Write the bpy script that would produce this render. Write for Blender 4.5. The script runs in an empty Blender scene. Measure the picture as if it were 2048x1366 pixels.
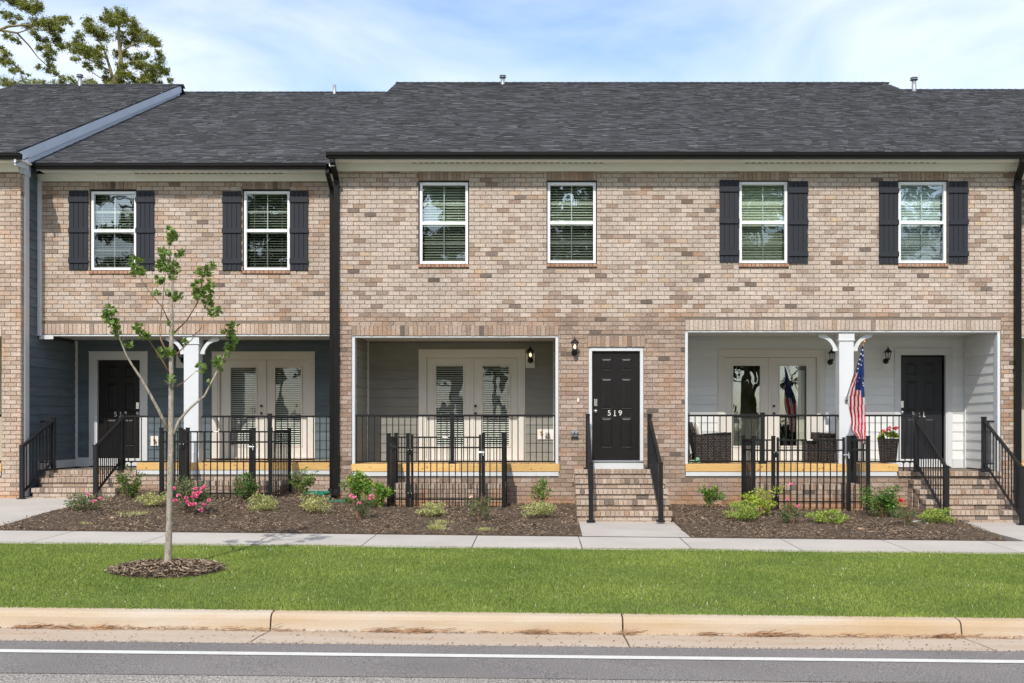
import bpy, bmesh, math, random
import numpy as np
from mathutils import Matrix, Vector, Euler
R = random.Random(7)
NP = np.random.RandomState(11)
S = bpy.context.scene
C = S.collection

# ------------------------------------------------------------------ camera, light, exposure
ZC = 1.70                      # camera height above the walk
DC = 19.5                      # camera distance to the brick front
F = 2048.0
cam_d = bpy.data.cameras.new("camera"); cam = bpy.data.objects.new("camera", cam_d); C.objects.link(cam)
cam.location = (0, -DC, ZC); cam.rotation_euler = (math.radians(90), 0, 0)
cam_d.sensor_width = 36; cam_d.lens = 36
cam_d.shift_x = -51/2048; cam_d.shift_y = 169/2048
cam_d.clip_start = .1; cam_d.clip_end = 1500
S.camera = cam
world = bpy.data.worlds.new("World"); S.world = world; world.use_nodes = True
SUN_EL = math.radians(44.5); SUN_AZ = math.radians(10)
def build_world():
    nt = world.node_tree; nt.nodes.clear(); N = nt.nodes; L = nt.links
    out = N.new('ShaderNodeOutputWorld'); bg = N.new('ShaderNodeBackground')
    sky = N.new('ShaderNodeTexSky'); sky.sky_type = 'NISHITA'; sky.sun_disc = False
    sky.sun_elevation = SUN_EL; sky.sun_rotation = math.radians(190)
    sky.altitude = 100; sky.air_density = 1.0; sky.dust_density = 1.2; sky.ozone_density = 1.5
    tc = N.new('ShaderNodeTexCoord'); mp = N.new('ShaderNodeMapping'); mp.inputs['Scale'].default_value = (2.0, 2.0, 6.5)
    mp.inputs['Rotation'].default_value = (0.0, 0.10, 0.3)
    mp.inputs['Location'].default_value = (0.35, 0.1, 0.0)
    n1 = N.new('ShaderNodeTexNoise'); n1.inputs['Scale'].default_value = 1.25; n1.inputs['Detail'].default_value = 7; n1.inputs['Roughness'].default_value = .52
    n1.inputs['Distortion'].default_value = .5
    rp = N.new('ShaderNodeValToRGB'); rp.color_ramp.elements[0].position = .36; rp.color_ramp.elements[1].position = .70
    rp.color_ramp.elements[0].color = (.05, .05, .05, 1); rp.color_ramp.elements[1].color = (.82, .82, .82, 1)
    mx = N.new('ShaderNodeMix'); mx.data_type = 'RGBA'
    tint = N.new('ShaderNodeMix'); tint.data_type = 'RGBA'; tint.blend_type = 'MULTIPLY'; tint.inputs[0].default_value = 1
    tint.inputs[7].default_value = SKY_TINT
    L.new(sky.outputs[0], tint.inputs[6])
    L.new(tc.outputs['Generated'], mp.inputs[0]); L.new(mp.outputs[0], n1.inputs['Vector']); L.new(n1.outputs[0], rp.inputs[0])
    L.new(rp.outputs[0], mx.inputs[0]); L.new(tint.outputs[2], mx.inputs[6]); mx.inputs[7].default_value = CLOUD
    L.new(mx.outputs[2], bg.inputs[0]); bg.inputs[1].default_value = SKY_STRENGTH
    L.new(bg.outputs[0], out.inputs[0])
SKY_STRENGTH = .13; CLOUD = (8.4, 8.5, 8.7, 1); SKY_TINT = (1.42, 1.50, 1.56, 1)
build_world()
sun_d = bpy.data.lights.new("sun", 'SUN'); sun = bpy.data.objects.new("sun", sun_d); C.objects.link(sun)
sun_d.energy = 3.3; sun_d.angle = math.radians(.55); sun_d.color = (1, .94, .85)
sd = Vector((math.sin(SUN_AZ)*math.cos(SUN_EL), math.cos(SUN_AZ)*math.cos(SUN_EL), -math.sin(SUN_EL)))
sun.rotation_euler = sd.to_track_quat('-Z', 'Y').to_euler(); sun.location = (-5, -30, 30)
S.view_settings.view_transform = 'Standard'; S.view_settings.look = 'None'
S.view_settings.exposure = .28; S.view_settings.gamma = 1
S.render.engine = 'CYCLES'
S.cycles.max_bounces = 8; S.cycles.transparent_max_bounces = 16

# ------------------------------------------------------------------ helpers
def PX(px, y): return (px-1075)/F*(DC+y)
def PZ(py, y): return (852-py)/F*(DC+y)+ZC
def P(px, py, y): return Vector((PX(px, y), y, PZ(py, y)))
WM = {}
def link(o, parent=None, mw=None):
    C.objects.link(o)
    if mw is None: mw = Matrix.LocRotScale(o.location, o.rotation_euler, o.scale)
    if parent is not None:
        o.parent = parent; o.matrix_parent_inverse = WM[parent.name].inverted()
    WM[o.name] = mw
    return o
def thing(name, loc, label, cat, group=None, rotz=0):
    o = bpy.data.objects.new(name, None); o.empty_display_size = .2
    o.location = loc; o.rotation_euler = (0, 0, rotz); link(o)
    return tag(o, label, cat, group)
def tag(o, label=None, cat=None, group=None, kind=None):
    if label: o['label'] = label
    if cat: o['category'] = cat
    if group: o['group'] = group
    if kind: o['kind'] = kind
    return o
def part(name, parent, loc=(0, 0, 0)):
    o = bpy.data.objects.new(name, None); o.empty_display_size = .1; o.location = loc
    return link(o, parent)
class MB:
    def __init__(s): s.v = []; s.f = []; s.m = []
    def face(s, pts, mi=0):
        b = len(s.v); s.v += [tuple(p) for p in pts]; s.f.append(tuple(range(b, b+len(pts)))); s.m.append(mi)
    def box(s, x0, x1, y0, y1, z0, z1, mi=0, back=True):
        b = len(s.v)
        s.v += [(x0, y0, z0), (x1, y0, z0), (x1, y1, z0), (x0, y1, z0), (x0, y0, z1), (x1, y0, z1), (x1, y1, z1), (x0, y1, z1)]
        fs = [(0, 1, 5, 4), (1, 2, 6, 5), (3, 0, 4, 7), (4, 5, 6, 7), (0, 3, 2, 1)]
        if back: fs.append((2, 3, 7, 6))
        for f in fs: s.f.append(tuple(b+i for i in f)); s.m.append(mi)
        return b
    def hexa(s, p, mi=0):
        b = len(s.v); s.v += [tuple(q) for q in p]
        for f in [(0, 1, 5, 4), (1, 2, 6, 5), (3, 0, 4, 7), (4, 5, 6, 7), (0, 3, 2, 1), (2, 3, 7, 6)]:
            s.f.append(tuple(b+i for i in f)); s.m.append(mi)
    def prism(s, poly, y0, y1, mi=0):          # poly of (x,z) extruded in y
        n = len(poly); b = len(s.v)
        s.v += [(x, y0, z) for x, z in poly]+[(x, y1, z) for x, z in poly]
        s.f.append(tuple(b+i for i in range(n))); s.m.append(mi)
        s.f.append(tuple(b+n+i for i in reversed(range(n)))); s.m.append(mi)
        for i in range(n):
            j = (i+1) % n; s.f.append((b+i, b+n+i, b+n+j, b+j)); s.m.append(mi)
    def tube(s, pts, rad, n=8, mi=0, cap=True):
        pts = [Vector(p) for p in pts]; b = len(s.v)
        if not hasattr(rad, '__len__'): rad = [rad]*len(pts)
        ref = Vector((0, 0, 1))
        for i, p in enumerate(pts):
            t = (pts[min(i+1, len(pts)-1)]-pts[max(i-1, 0)]).normalized()
            if abs(t.dot(ref)) > .95: ref = Vector((1, 0, 0)) if abs(t.x) < .9 else Vector((0, 1, 0))
            u = t.cross(ref).normalized(); w = u.cross(t).normalized()
            for k in range(n):
                a = 2*math.pi*k/n; s.v.append(tuple(p+(u*math.cos(a)+w*math.sin(a))*rad[i]))
        for i in range(len(pts)-1):
            for k in range(n):
                k2 = (k+1) % n; s.f.append((b+i*n+k, b+i*n+k2, b+(i+1)*n+k2, b+(i+1)*n+k)); s.m.append(mi)
        if cap:
            s.f.append(tuple(b+k for k in reversed(range(n)))); s.m.append(mi)
            s.f.append(tuple(b+(len(pts)-1)*n+k for k in range(n))); s.m.append(mi)
    def lathe(s, prof, c, n=12, mi=0):         # prof of (r,z)
        b = len(s.v)
        for r, z in prof:
            for k in range(n):
                a = 2*math.pi*k/n; s.v.append((c[0]+r*math.cos(a), c[1]+r*math.sin(a), c[2]+z))
        for i in range(len(prof)-1):
            for k in range(n):
                k2 = (k+1) % n; s.f.append((b+i*n+k, b+i*n+k2, b+(i+1)*n+k2, b+(i+1)*n+k)); s.m.append(mi)
    def blob(s, c, r, mi=0, n=8, m=5, jit=.0):
        b = len(s.v)
        for i in range(m+1):
            ph = math.pi*i/m
            for k in range(n):
                a = 2*math.pi*k/n; j = 1+R.uniform(-jit, jit)
                s.v.append((c[0]+r[0]*math.sin(ph)*math.cos(a)*j, c[1]+r[1]*math.sin(ph)*math.sin(a)*j, c[2]+r[2]*math.cos(ph)*j))
        for i in range(m):
            for k in range(n):
                k2 = (k+1) % n; s.f.append((b+i*n+k, b+(i+1)*n+k, b+(i+1)*n+k2, b+i*n+k2)); s.m.append(mi)
    def mesh(s, name, mats, smooth=False):
        me = bpy.data.meshes.new(name); me.from_pydata(s.v, [], s.f)
        for m in (mats if isinstance(mats, (list, tuple)) else [mats]): me.materials.append(m)
        if any(s.m): me.polygons.foreach_set('material_index', s.m)
        if smooth: me.polygons.foreach_set('use_smooth', [True]*len(me.polygons))
        me.update(); return me
    def build(s, name, mats, parent=None, smooth=False, kind=None):
        o = bpy.data.objects.new(name, s.mesh(name, mats, smooth)); link(o, parent)
        if kind: o['kind'] = kind
        return o
BC = {}
def bx(name, x0, x1, y0, y1, z0, z1, m, parent, bev=0.0, rot=None):
    """a box object with its origin at its centre; alike boxes share mesh data"""
    w, d, h = abs(x1-x0), abs(y1-y0), abs(z1-z0)
    key = (round(w, 4), round(d, 4), round(h, 4), m.name, bev)
    if key not in BC:
        b = MB(); b.box(-w/2, w/2, -d/2, d/2, -h/2, h/2); me = b.mesh(name, m)
        if bev:
            bm = bmesh.new(); bm.from_mesh(me)
            bmesh.ops.bevel(bm, geom=bm.edges[:], offset=min(bev, w/3, d/3, h/3), segments=1, affect='EDGES'); bm.to_mesh(me); bm.free()
        BC[key] = me
    o = bpy.data.objects.new(name, BC[key]); o.location = ((x0+x1)/2, (y0+y1)/2, (z0+z1)/2)
    if rot: o.rotation_euler = rot
    return link(o, parent)
def one(name, m, parent, fn, smooth=False):
    b = MB(); fn(b); return b.build(name, m, parent, smooth)
def inst(name, me, loc, rot, parent, sc=(1, 1, 1)):
    o = bpy.data.objects.new(name, me); o.location = loc; o.rotation_euler = rot; o.scale = sc
    return link(o, parent)
def leafmesh(name, V, mats, parent=None, quads=True, midx=None, kind=None):
    """V: (n,k,3) array of separate faces"""
    n, k = V.shape[:2]; me = bpy.data.meshes.new(name)
    me.vertices.add(n*k); me.vertices.foreach_set('co', V.astype('f4').ravel())
    me.loops.add(n*k); me.loops.foreach_set('vertex_index', np.arange(n*k, dtype='i4'))
    me.polygons.add(n); me.polygons.foreach_set('loop_start', np.arange(0, n*k, k, dtype='i4'))
    try: me.polygons.foreach_set('loop_total', np.full(n, k, dtype='i4'))
    except Exception: pass
    for m in (mats if isinstance(mats, (list, tuple)) else [mats]): me.materials.append(m)
    if midx is not None: me.polygons.foreach_set('material_index', midx)
    me.update(calc_edges=True); me.validate()
    o = bpy.data.objects.new(name, me); link(o, parent)
    if kind: o['kind'] = kind
    return o

# ------------------------------------------------------------------ materials
MT = {}
def pm(name, col, rough=.6, var=.12, vs=6, bump=0., bs=120, rand=0., metal=0, spec=.4, col2=None, island=False, stain=None, stretch=(1, 1, 1), fine=0., transl=0.):
    m = bpy.data.materials.new(name); m.use_nodes = True; nt = m.node_tree; N = nt.nodes; L = nt.links
    b = N['Principled BSDF']; b.inputs['Roughness'].default_value = rough; b.inputs['Metallic'].default_value = metal
    b.inputs['Specular IOR Level'].default_value = spec
    tc = N.new('ShaderNodeTexCoord'); oi = N.new('ShaderNodeObjectInfo')
    mp = N.new('ShaderNodeMapping'); mp.inputs['Scale'].default_value = stretch
    ad = N.new('ShaderNodeVectorMath'); ad.operation = 'SCALE'; ad.inputs[3].default_value = 37
    L.new(oi.outputs['Random'], ad.inputs[0])
    a2 = N.new('ShaderNodeVectorMath'); L.new(tc.outputs['Object'], a2.inputs[0]); L.new(ad.outputs[0], a2.inputs[1]); L.new(a2.outputs[0], mp.inputs[0])
    nz = N.new('ShaderNodeTexNoise'); nz.inputs['Scale'].default_value = vs; nz.inputs['Detail'].default_value = 5; L.new(mp.outputs[0], nz.inputs['Vector'])
    c = np.array(col[:3]); c2 = np.array(col2) if col2 is not None else c*(1+var)
    mx = N.new('ShaderNodeMix'); mx.data_type = 'RGBA'
    mx.inputs[6].default_value = (*(c*(1-var) if col2 is None else c), 1); mx.inputs[7].default_value = (*c2, 1)
    rp = N.new('ShaderNodeMapRange'); rp.inputs[1].default_value = .3; rp.inputs[2].default_value = .7
    L.new(nz.outputs[0], rp.inputs[0]); L.new(rp.outputs[0], mx.inputs[0])
    cur = mx.outputs[2]
    if rand or island:
        src = oi.outputs['Random']
        if island:
            g = N.new('ShaderNodeNewGeometry'); s1 = N.new('ShaderNodeMath'); L.new(g.outputs['Random Per Island'], s1.inputs[0]); L.new(src, s1.inputs[1])
            s2 = N.new('ShaderNodeMath'); s2.operation = 'FRACT'; L.new(s1.outputs[0], s2.inputs[0]); src = s2.outputs[0]
        mr = N.new('ShaderNodeMapRange'); mr.inputs[3].default_value = 1-rand; mr.inputs[4].default_value = 1+rand; L.new(src, mr.inputs[0])
        vm = N.new('ShaderNodeVectorMath'); vm.operation = 'SCALE'; L.new(cur, vm.inputs[0]); L.new(mr.outputs[0], vm.inputs[3]); cur = vm.outputs[0]
    if fine:
        nf = N.new('ShaderNodeTexNoise'); nf.inputs['Scale'].default_value = bs; nf.inputs['Detail'].default_value = 2; L.new(mp.outputs[0], nf.inputs['Vector'])
        mf = N.new('ShaderNodeMapRange'); mf.inputs[1].default_value = .35; mf.inputs[2].default_value = .65; mf.inputs[3].default_value = 1-fine; mf.inputs[4].default_value = 1+fine
        L.new(nf.outputs[0], mf.inputs[0])
        vf = N.new('ShaderNodeVectorMath'); vf.operation = 'SCALE'; L.new(cur, vf.inputs[0]); L.new(mf.outputs[0], vf.inputs[3]); cur = vf.outputs[0]
    if stain:
        z0, z1, sc, amt = stain
        g = N.new('ShaderNodeNewGeometry'); sx = N.new('ShaderNodeSeparateXYZ'); L.new(g.outputs['Position'], sx.inputs[0])
        n3 = N.new('ShaderNodeTexNoise'); n3.inputs['Scale'].default_value = 3; n3.inputs['Detail'].default_value = 4; L.new(g.outputs['Position'], n3.inputs['Vector'])
        m1 = N.new('ShaderNodeMapRange'); m1.inputs[1].default_value = z1; m1.inputs[2].default_value = z0; L.new(sx.outputs[2], m1.inputs[0])
        m2 = N.new('ShaderNodeMath'); m2.operation = 'MULTIPLY_ADD'; L.new(n3.outputs[0], m2.inputs[0]); m2.inputs[1].default_value = 1.6; m2.inputs[2].default_value = -.8
        m3 = N.new('ShaderNodeMath'); m3.use_clamp = True; L.new(m1.outputs[0], m3.inputs[0]); L.new(m2.outputs[0], m3.inputs[1])
        m4 = N.new('ShaderNodeMath'); m4.operation = 'MULTIPLY'; L.new(m3.outputs[0], m4.inputs[0]); m4.inputs[1].default_value = amt
        ms = N.new('ShaderNodeMix'); ms.data_type = 'RGBA'; L.new(m4.outputs[0], ms.inputs[0]); L.new(cur, ms.inputs[6]); ms.inputs[7].default_value = (*sc, 1); cur = ms.outputs[2]
    L.new(cur, b.inputs['Base Color'])
    if bump:
        nb = N.new('ShaderNodeTexNoise'); nb.inputs['Scale'].default_value = bs; nb.inputs['Detail'].default_value = 3; L.new(mp.outputs[0], nb.inputs['Vector'])
        bp = N.new('ShaderNodeBump'); bp.inputs['Strength'].default_value = bump; bp.inputs['Distance'].default_value = .01
        L.new(nb.outputs[0], bp.inputs['Height']); L.new(bp.outputs[0], b.inputs['Normal'])
    if transl:
        tr = N.new('ShaderNodeBsdfTranslucent'); L.new(cur, tr.inputs[0]); ms = N.new('ShaderNodeMixShader'); ms.inputs[0].default_value = transl
        L.new(b.outputs[0], ms.inputs[1]); L.new(tr.outputs[0], ms.inputs[2]); L.new(ms.outputs[0], N['Material Output'].inputs[0])
    MT[name] = m; return m
def ramp_island(name, stops, rough=.9, fine=.36, fs=55, bump=.8, stain=None, spec=.2, streak=False, mult=1.0):
    """each brick or shingle takes its own colour out of a palette"""
    m = pm(name, (.5, .5, .5), rough, 0, bump=bump, bs=fs, spec=spec); nt = m.node_tree; N = nt.nodes; L = nt.links
    b = N['Principled BSDF']
    oi = [n for n in N if n.type == 'OBJECT_INFO'][0]; mp = [n for n in N if n.type == 'MAPPING'][0]
    g = N.new('ShaderNodeNewGeometry'); s1 = N.new('ShaderNodeMath'); L.new(g.outputs['Random Per Island'], s1.inputs[0]); L.new(oi.outputs['Random'], s1.inputs[1])
    s2 = N.new('ShaderNodeMath'); s2.operation = 'FRACT'; L.new(s1.outputs[0], s2.inputs[0])
    rp = N.new('ShaderNodeValToRGB'); cr = rp.color_ramp; cr.interpolation = 'LINEAR'
    while len(cr.elements) < len(stops): cr.elements.new(.5)
    for e, (p, c) in zip(cr.elements, stops): e.position = p; e.color = (*[q*mult for q in c], 1)
    L.new(s2.outputs[0], rp.inputs[0])
    # second, finer mottling inside one piece
    n1 = N.new('ShaderNodeTexNoise'); n1.inputs['Scale'].default_value = fs; n1.inputs['Detail'].default_value = 4; n1.inputs['Roughness'].default_value = .7; L.new(mp.outputs[0], n1.inputs['Vector'])
    mr = N.new('ShaderNodeMapRange'); mr.inputs[1].default_value = .35; mr.inputs[2].default_value = .65; mr.inputs[3].default_value = 1-fine; mr.inputs[4].default_value = 1+fine*.6
    L.new(n1.outputs[0], mr.inputs[0])
    n2 = N.new('ShaderNodeTexNoise'); n2.inputs['Scale'].default_value = 1.3; n2.inputs['Detail'].default_value = 3; L.new(g.outputs['Position'], n2.inputs['Vector'])
    mr2 = N.new('ShaderNodeMapRange'); mr2.inputs[1].default_value = .3; mr2.inputs[2].default_value = .7; mr2.inputs[3].default_value = .87; mr2.inputs[4].default_value = 1.12; L.new(n2.outputs[0], mr2.inputs[0])
    mm = N.new('ShaderNodeMath'); mm.operation = 'MULTIPLY'; L.new(mr.outputs[0], mm.inputs[0]); L.new(mr2.outputs[0], mm.inputs[1])
    vs = N.new('ShaderNodeVectorMath'); vs.operation = 'SCALE'; L.new(rp.outputs[0], vs.inputs[0]); L.new(mm.outputs[0], vs.inputs[3])
    cur = vs.outputs[0]
    if stain:
        z0, z1, sc, amt = stain
        sx = N.new('ShaderNodeSeparateXYZ'); L.new(g.outputs['Position'], sx.inputs[0])
        n3 = N.new('ShaderNodeTexNoise'); n3.inputs['Scale'].default_value = 2.2; n3.inputs['Detail'].default_value = 5; L.new(g.outputs['Position'], n3.inputs['Vector'])
        m1 = N.new('ShaderNodeMapRange'); m1.inputs[1].default_value = z1; m1.inputs[2].default_value = z0; L.new(sx.outputs[2], m1.inputs[0])
        m2 = N.new('ShaderNodeMath'); m2.operation = 'MULTIPLY_ADD'; L.new(n3.outputs[0], m2.inputs[0]); m2.inputs[1].default_value = 2.4; m2.inputs[2].default_value = -1.25
        m3 = N.new('ShaderNodeMath'); m3.use_clamp = True; L.new(m1.outputs[0], m3.inputs[0]); L.new(m2.outputs[0], m3.inputs[1])
        m4 = N.new('ShaderNodeMath'); m4.operation = 'MULTIPLY'; L.new(m3.outputs[0], m4.inputs[0]); m4.inputs[1].default_value = amt
        ms = N.new('ShaderNodeMix'); ms.data_type = 'RGBA'; ms.blend_type = 'MIX'; L.new(m4.outputs[0], ms.inputs[0]); L.new(cur, ms.inputs[6]); ms.inputs[7].default_value = (*sc, 1); cur = ms.outputs[2]
    L.new(cur, b.inputs['Base Color'])
    return m
CLAY = (.50, .24, .10)
pale = [(0, (.14, .118, .10)), (.015, (.20, .165, .138)), (.025, (.33, .262, .212)), (.08, (.385, .312, .255)), (.11, (.465, .392, .325)), (.5, (.50, .43, .362)), (.85, (.53, .46, .392)), (.965, (.56, .48, .39)), (.975, (.52, .41, .29)), (1, (.47, .365, .275))]
warm = [(0, (.12, .10, .086)), (.025, (.17, .138, .113)), (.04, (.285, .212, .162)), (.3, (.34, .258, .198)), (.75, (.388, .302, .238)), (.94, (.44, .36, .295)), (1, (.39, .27, .19))]
peach = [(0, (.20, .16, .128)), (.012, (.29, .23, .182)), (.04, (.39, .30, .23)), (.25, (.45, .352, .275)), (.6, (.50, .405, .322)), (.94, (.545, .455, .372)), (1, (.51, .37, .27))]
rows = [(0, (.17, .145, .125)), (.08, (.23, .185, .155)), (.11, (.36, .27, .205)), (.6, (.45, .355, .28)), (.93, (.51, .42, .345)), (1, (.38, .23, .155))]
pale, warm, peach = [[(p, (r*1.005, g*.972, b*.98)) for p, (r, g, b) in q] for q in (pale, warm, peach)]
M_PALE = ramp_island('brick_pale', pale, stain=(.14, .34, CLAY, .5))
M_WARM = ramp_island('brick_warm', warm, stain=(.14, .46, CLAY, .7))
M_PEACH = ramp_island('brick_peach', peach, stain=(.22, .52, CLAY, .8))
M_ROW = ramp_island('brick_steps', rows, fine=.3)
M_SILL = ramp_island('brick_sill', [(0, (.36, .19, .12)), (.5, (.42, .24, .16)), (1, (.42, .29, .21))], fine=.3)
M_MORTAR = pm('mortar', (.185, .150, .122), .95, .12, 3, .4, 200, stain=(.14, .4, (.36, .2, .11), .6), fine=.15)
M_SHING = ramp_island('shingle', [(0, (.064, .065, .070)), (.4, (.080, .081, .087)), (.8, (.096, .098, .105)), (.93, (.118, .120, .129)), (1, (.15, .152, .163))], rough=.95, fine=.35, fs=160, bump=.5, spec=.15)
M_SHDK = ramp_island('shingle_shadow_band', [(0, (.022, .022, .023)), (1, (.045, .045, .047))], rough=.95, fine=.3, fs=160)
M_WHITE = pm('white_trim', (.60, .615, .63), .45, .03, 3, .05, 60)
M_FRZ = pm('frieze_paint', (.86, .85, .83), .5, .03, 3)
M_CREAM = pm('white_door', (.64, .615, .565), .4, .03, 3, .04, 60)
M_VINYL = pm('vinyl', (.80, .81, .83), .35, .02, 3)
M_BLUE = pm('blue_siding', (.092, .124, .146), .55, .16, 2.5, .25, 90, rand=.09, stretch=(1, 1, 6))
M_TAUPE = pm('taupe_siding', (.235, .23, .205), .6, .09, 2.5, .25, 90, rand=.05, stretch=(1, 1, 6))
M_WSID = pm('white_siding', (.70, .71, .705), .55, .04, 2.5, .2, 90, rand=.03, stretch=(1, 1, 6))
M_BSID = pm('beige_siding', (.40, .38, .28), .6, .05, 2.5, .1)
M_BLACK = pm('black_metal', (.011, .011, .013), .42, .2, 8, .05, 200, metal=0, spec=.35)
M_GUT = pm('gutter_metal', (.007, .0065, .0065), .45, .2, 3, .02, spec=.25)
M_GATE = pm('fence_metal', (.008, .008, .009), .4, .2, 8, .05, 200, spec=.35)
M_SHUT = pm('shutter_paint', (.014, .017, .025), .65, .15, 10, .2, 60, stretch=(8, 8, 1))
M_DOOR = pm('door_paint', (.011, .009, .009), .36, .15, 8, .25, 60, spec=.34, stretch=(6, 6, 1))
M_DOORB = pm('door_paint_blue', (.017, .018, .022), .36, .15, 8, .25, 60, spec=.42, stretch=(6, 6, 1))
M_PINE = pm('pine_board', (.62, .37, .12), .55, .22, 5, .25, 60, rand=.12, stretch=(1, 7, 7), col2=(.70, .46, .18))
M_DECK = pm('deck_board', (.52, .33, .15), .6, .2, 5, .25, 60, rand=.14, stretch=(8, 1, 8))
M_CONC = pm('concrete', (.45, .415, .375), .9, .08, 1.1, .35, 160, fine=.06, rand=.03)
M_CURB = pm('curb_concrete', (.50, .43, .345), .9, .10, 1.7, .4, 130, col2=(.46, .33, .20), fine=.10, stretch=(.45, 1, 5))
M_GUTC = pm('gutter_pan', (.50, .425, .345), .92, .12, 1.2, .4, 130, col2=(.43, .31, .21), fine=.12, stretch=(.4, 3, 1))
M_ASPH = pm('asphalt', (.188, .172, .163), .9, .1, 1.0, .8, 90, fine=.45)
M_ASPH2 = pm('asphalt_old', (.275, .25, .225), .9, .1, 1.2, .9, 75, fine=.7)
M_PAINT = pm('road_paint', (.62, .61, .58), .7, .08, 5, .3, 200, fine=.1)
M_TAR = pm('joint_filler', (.03, .027, .025), .9)
M_SOIL = pm('mulch_soil', (.085, .058, .038), .98, .3, 8, 1.0, 60, fine=.4)
M_CHIP = pm('mulch_chip', (.215, .155, .105), .95, .2, 20, island=True, rand=.9)
M_TURF = pm('turf_soil', (.10, .14, .03), .95, .25, 1.6, .8, 90, fine=.3)
M_GRASS = pm('grass_blade', (.175, .255, .048), .7, .3, .9, island=True, rand=.48, transl=.3, col2=(.30, .37, .075))
M_DRY = pm('dry_blade', (.30, .20, .09), .9, .2, 4, island=True, rand=.4)
M_STRAW = pm('straw', (.27, .15, .08), .9, .2, 4, island=True, rand=.4)
M_BARK = pm('pale_bark', (.33, .285, .235), .9, .3, 30, .7, 90, fine=.2, stretch=(1, 1, .4))
M_TWIG = pm('twig', (.22, .13, .085), .85, .25, 30)
M_PBARK = pm('pine_bark', (.20, .165, .085), .95, .3, 6, .8, 20)
M_MAPLE = pm('maple_leaf', (.15, .235, .04), .5, .25, 30, island=True, rand=.5, transl=.35, spec=.5)
M_STEEL = pm('galvanised', (.34, .36, .39), .5, .1, 10, metal=.5)
M_CHROME = pm('chrome', (.75, .75, .74), .25, .05, 10, metal=1)
M_BRONZE = pm('dark_bronze', (.05, .042, .035), .4, .1, 10, metal=.6)
M_WICK = None
M_CUSH = pm('cushion', (.72, .69, .62), .85, .06, 8, .3, 200)
M_PLATE = pm('plate_white', (.74, .72, .68), .4, .03)
M_GREENP = pm('green_plastic', (.03, .20, .13), .45, .15, 10)
M_BLIND = pm('blind', (.66, .68, .58), .6, .04)
M_BLINDW = pm('blind_white', (.84, .86, .83), .6, .04)
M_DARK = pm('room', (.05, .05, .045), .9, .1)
M_STONE = pm('stone', (.48, .30, .20), .9, .2, 12, .5, 60)
def leafmat(n, c, c2, tr=.35, rand=.4):
    if n not in ('needle', 'oak_leaf'): c, c2 = [q*1.3 for q in c], [q*1.3 for q in c2]
    return pm(n, c, .55, .2, 14, island=True, rand=rand, transl=tr, col2=c2, spec=.45)
L_HOLLY = leafmat('holly_leaf', (.075, .12, .025), (.16, .21, .05), rand=.5)
L_DARK = leafmat('dark_leaf', (.035, .085, .018), (.10, .19, .035), rand=.45)
L_LIME = leafmat('lime_leaf', (.20, .29, .03), (.38, .44, .06))
L_VARI = leafmat('variegated_leaf', (.24, .27, .085), (.48, .47, .21))
L_VARIG = leafmat('fresh_leaf', (.17, .26, .035), (.34, .40, .09))
L_ROSE = leafmat('rose_leaf', (.055, .095, .03), (.14, .18, .06))
L_RED = leafmat('red_tip', (.25, .12, .06), (.3, .2, .08))
L_BRIGHT = leafmat('bright_leaf', (.065, .155, .02), (.16, .28, .035), rand=.45)
L_PINE = leafmat('needle', (.12, .145, .03), (.33, .33, .055), tr=.4, rand=.65)
L_OAK = leafmat('oak_leaf', (.03, .05, .012), (.06, .09, .02), tr=.25)
F_PINK = pm('pink_petal', (.78, .10, .26), .6, .25, 30, col2=(.90, .32, .50), island=True, rand=.25, transl=.2)
F_RED = pm('red_petal', (.72, .02, .05), .6, .25, 30, island=True, rand=.25, transl=.2)
F_PALE = pm('pale_petal', (.85, .55, .50), .6, .2, 30)

def glass_mat(name, refl, tint):
    m = bpy.data.materials.new(name); m.use_nodes = True; N = m.node_tree.nodes; L = m.node_tree.links; N.clear()
    o = N.new('ShaderNodeOutputMaterial'); g = N.new('ShaderNodeBsdfGlossy'); g.inputs['Roughness'].default_value = .0; g.inputs[0].default_value = (.93, .97, 1, 1)
    t = N.new('ShaderNodeBsdfTransparent'); t.inputs[0].default_value = (*tint, 1); mx = N.new('ShaderNodeMixShader')
    tc = N.new('ShaderNodeTexCoord'); n = N.new('ShaderNodeTexNoise'); n.inputs['Scale'].default_value = 2.2; n.inputs['Detail'].default_value = 1; L.new(tc.outputs['Object'], n.inputs['Vector'])
    oi = N.new('ShaderNodeObjectInfo'); a = N.new('ShaderNodeVectorMath'); L.new(tc.outputs['Object'], a.inputs[0]); L.new(oi.outputs['Random'], a.inputs[1]); L.new(a.outputs[0], n.inputs['Vector'])
    bp = N.new('ShaderNodeBump'); bp.inputs['Strength'].default_value = .10; bp.inputs['Distance'].default_value = .02; L.new(n.outputs[0], bp.inputs['Height']); L.new(bp.outputs[0], g.inputs['Normal'])
    lw = N.new('ShaderNodeLayerWeight'); lw.inputs[0].default_value = .25
    ma = N.new('ShaderNodeMath'); ma.operation = 'MULTIPLY_ADD'; ma.use_clamp = True; L.new(lw.outputs['Fresnel'], ma.inputs[0]); ma.inputs[1].default_value = .5; ma.inputs[2].default_value = refl
    L.new(ma.outputs[0], mx.inputs[0]); L.new(t.outputs[0], mx.inputs[1]); L.new(g.outputs[0], mx.inputs[2]); L.new(mx.outputs[0], o.inputs[0])
    return m
G_WIN = glass_mat('window_glass', .13, (.92, .96, .93))
G_SCREEN = glass_mat('screened_glass', .07, (.70, .73, .71))
G_DOORG = glass_mat('door_glass', .12, (.93, .95, .92))
G_BLINDG = glass_mat('blind_door_glass', .035, (.95, .96, .94))
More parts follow.
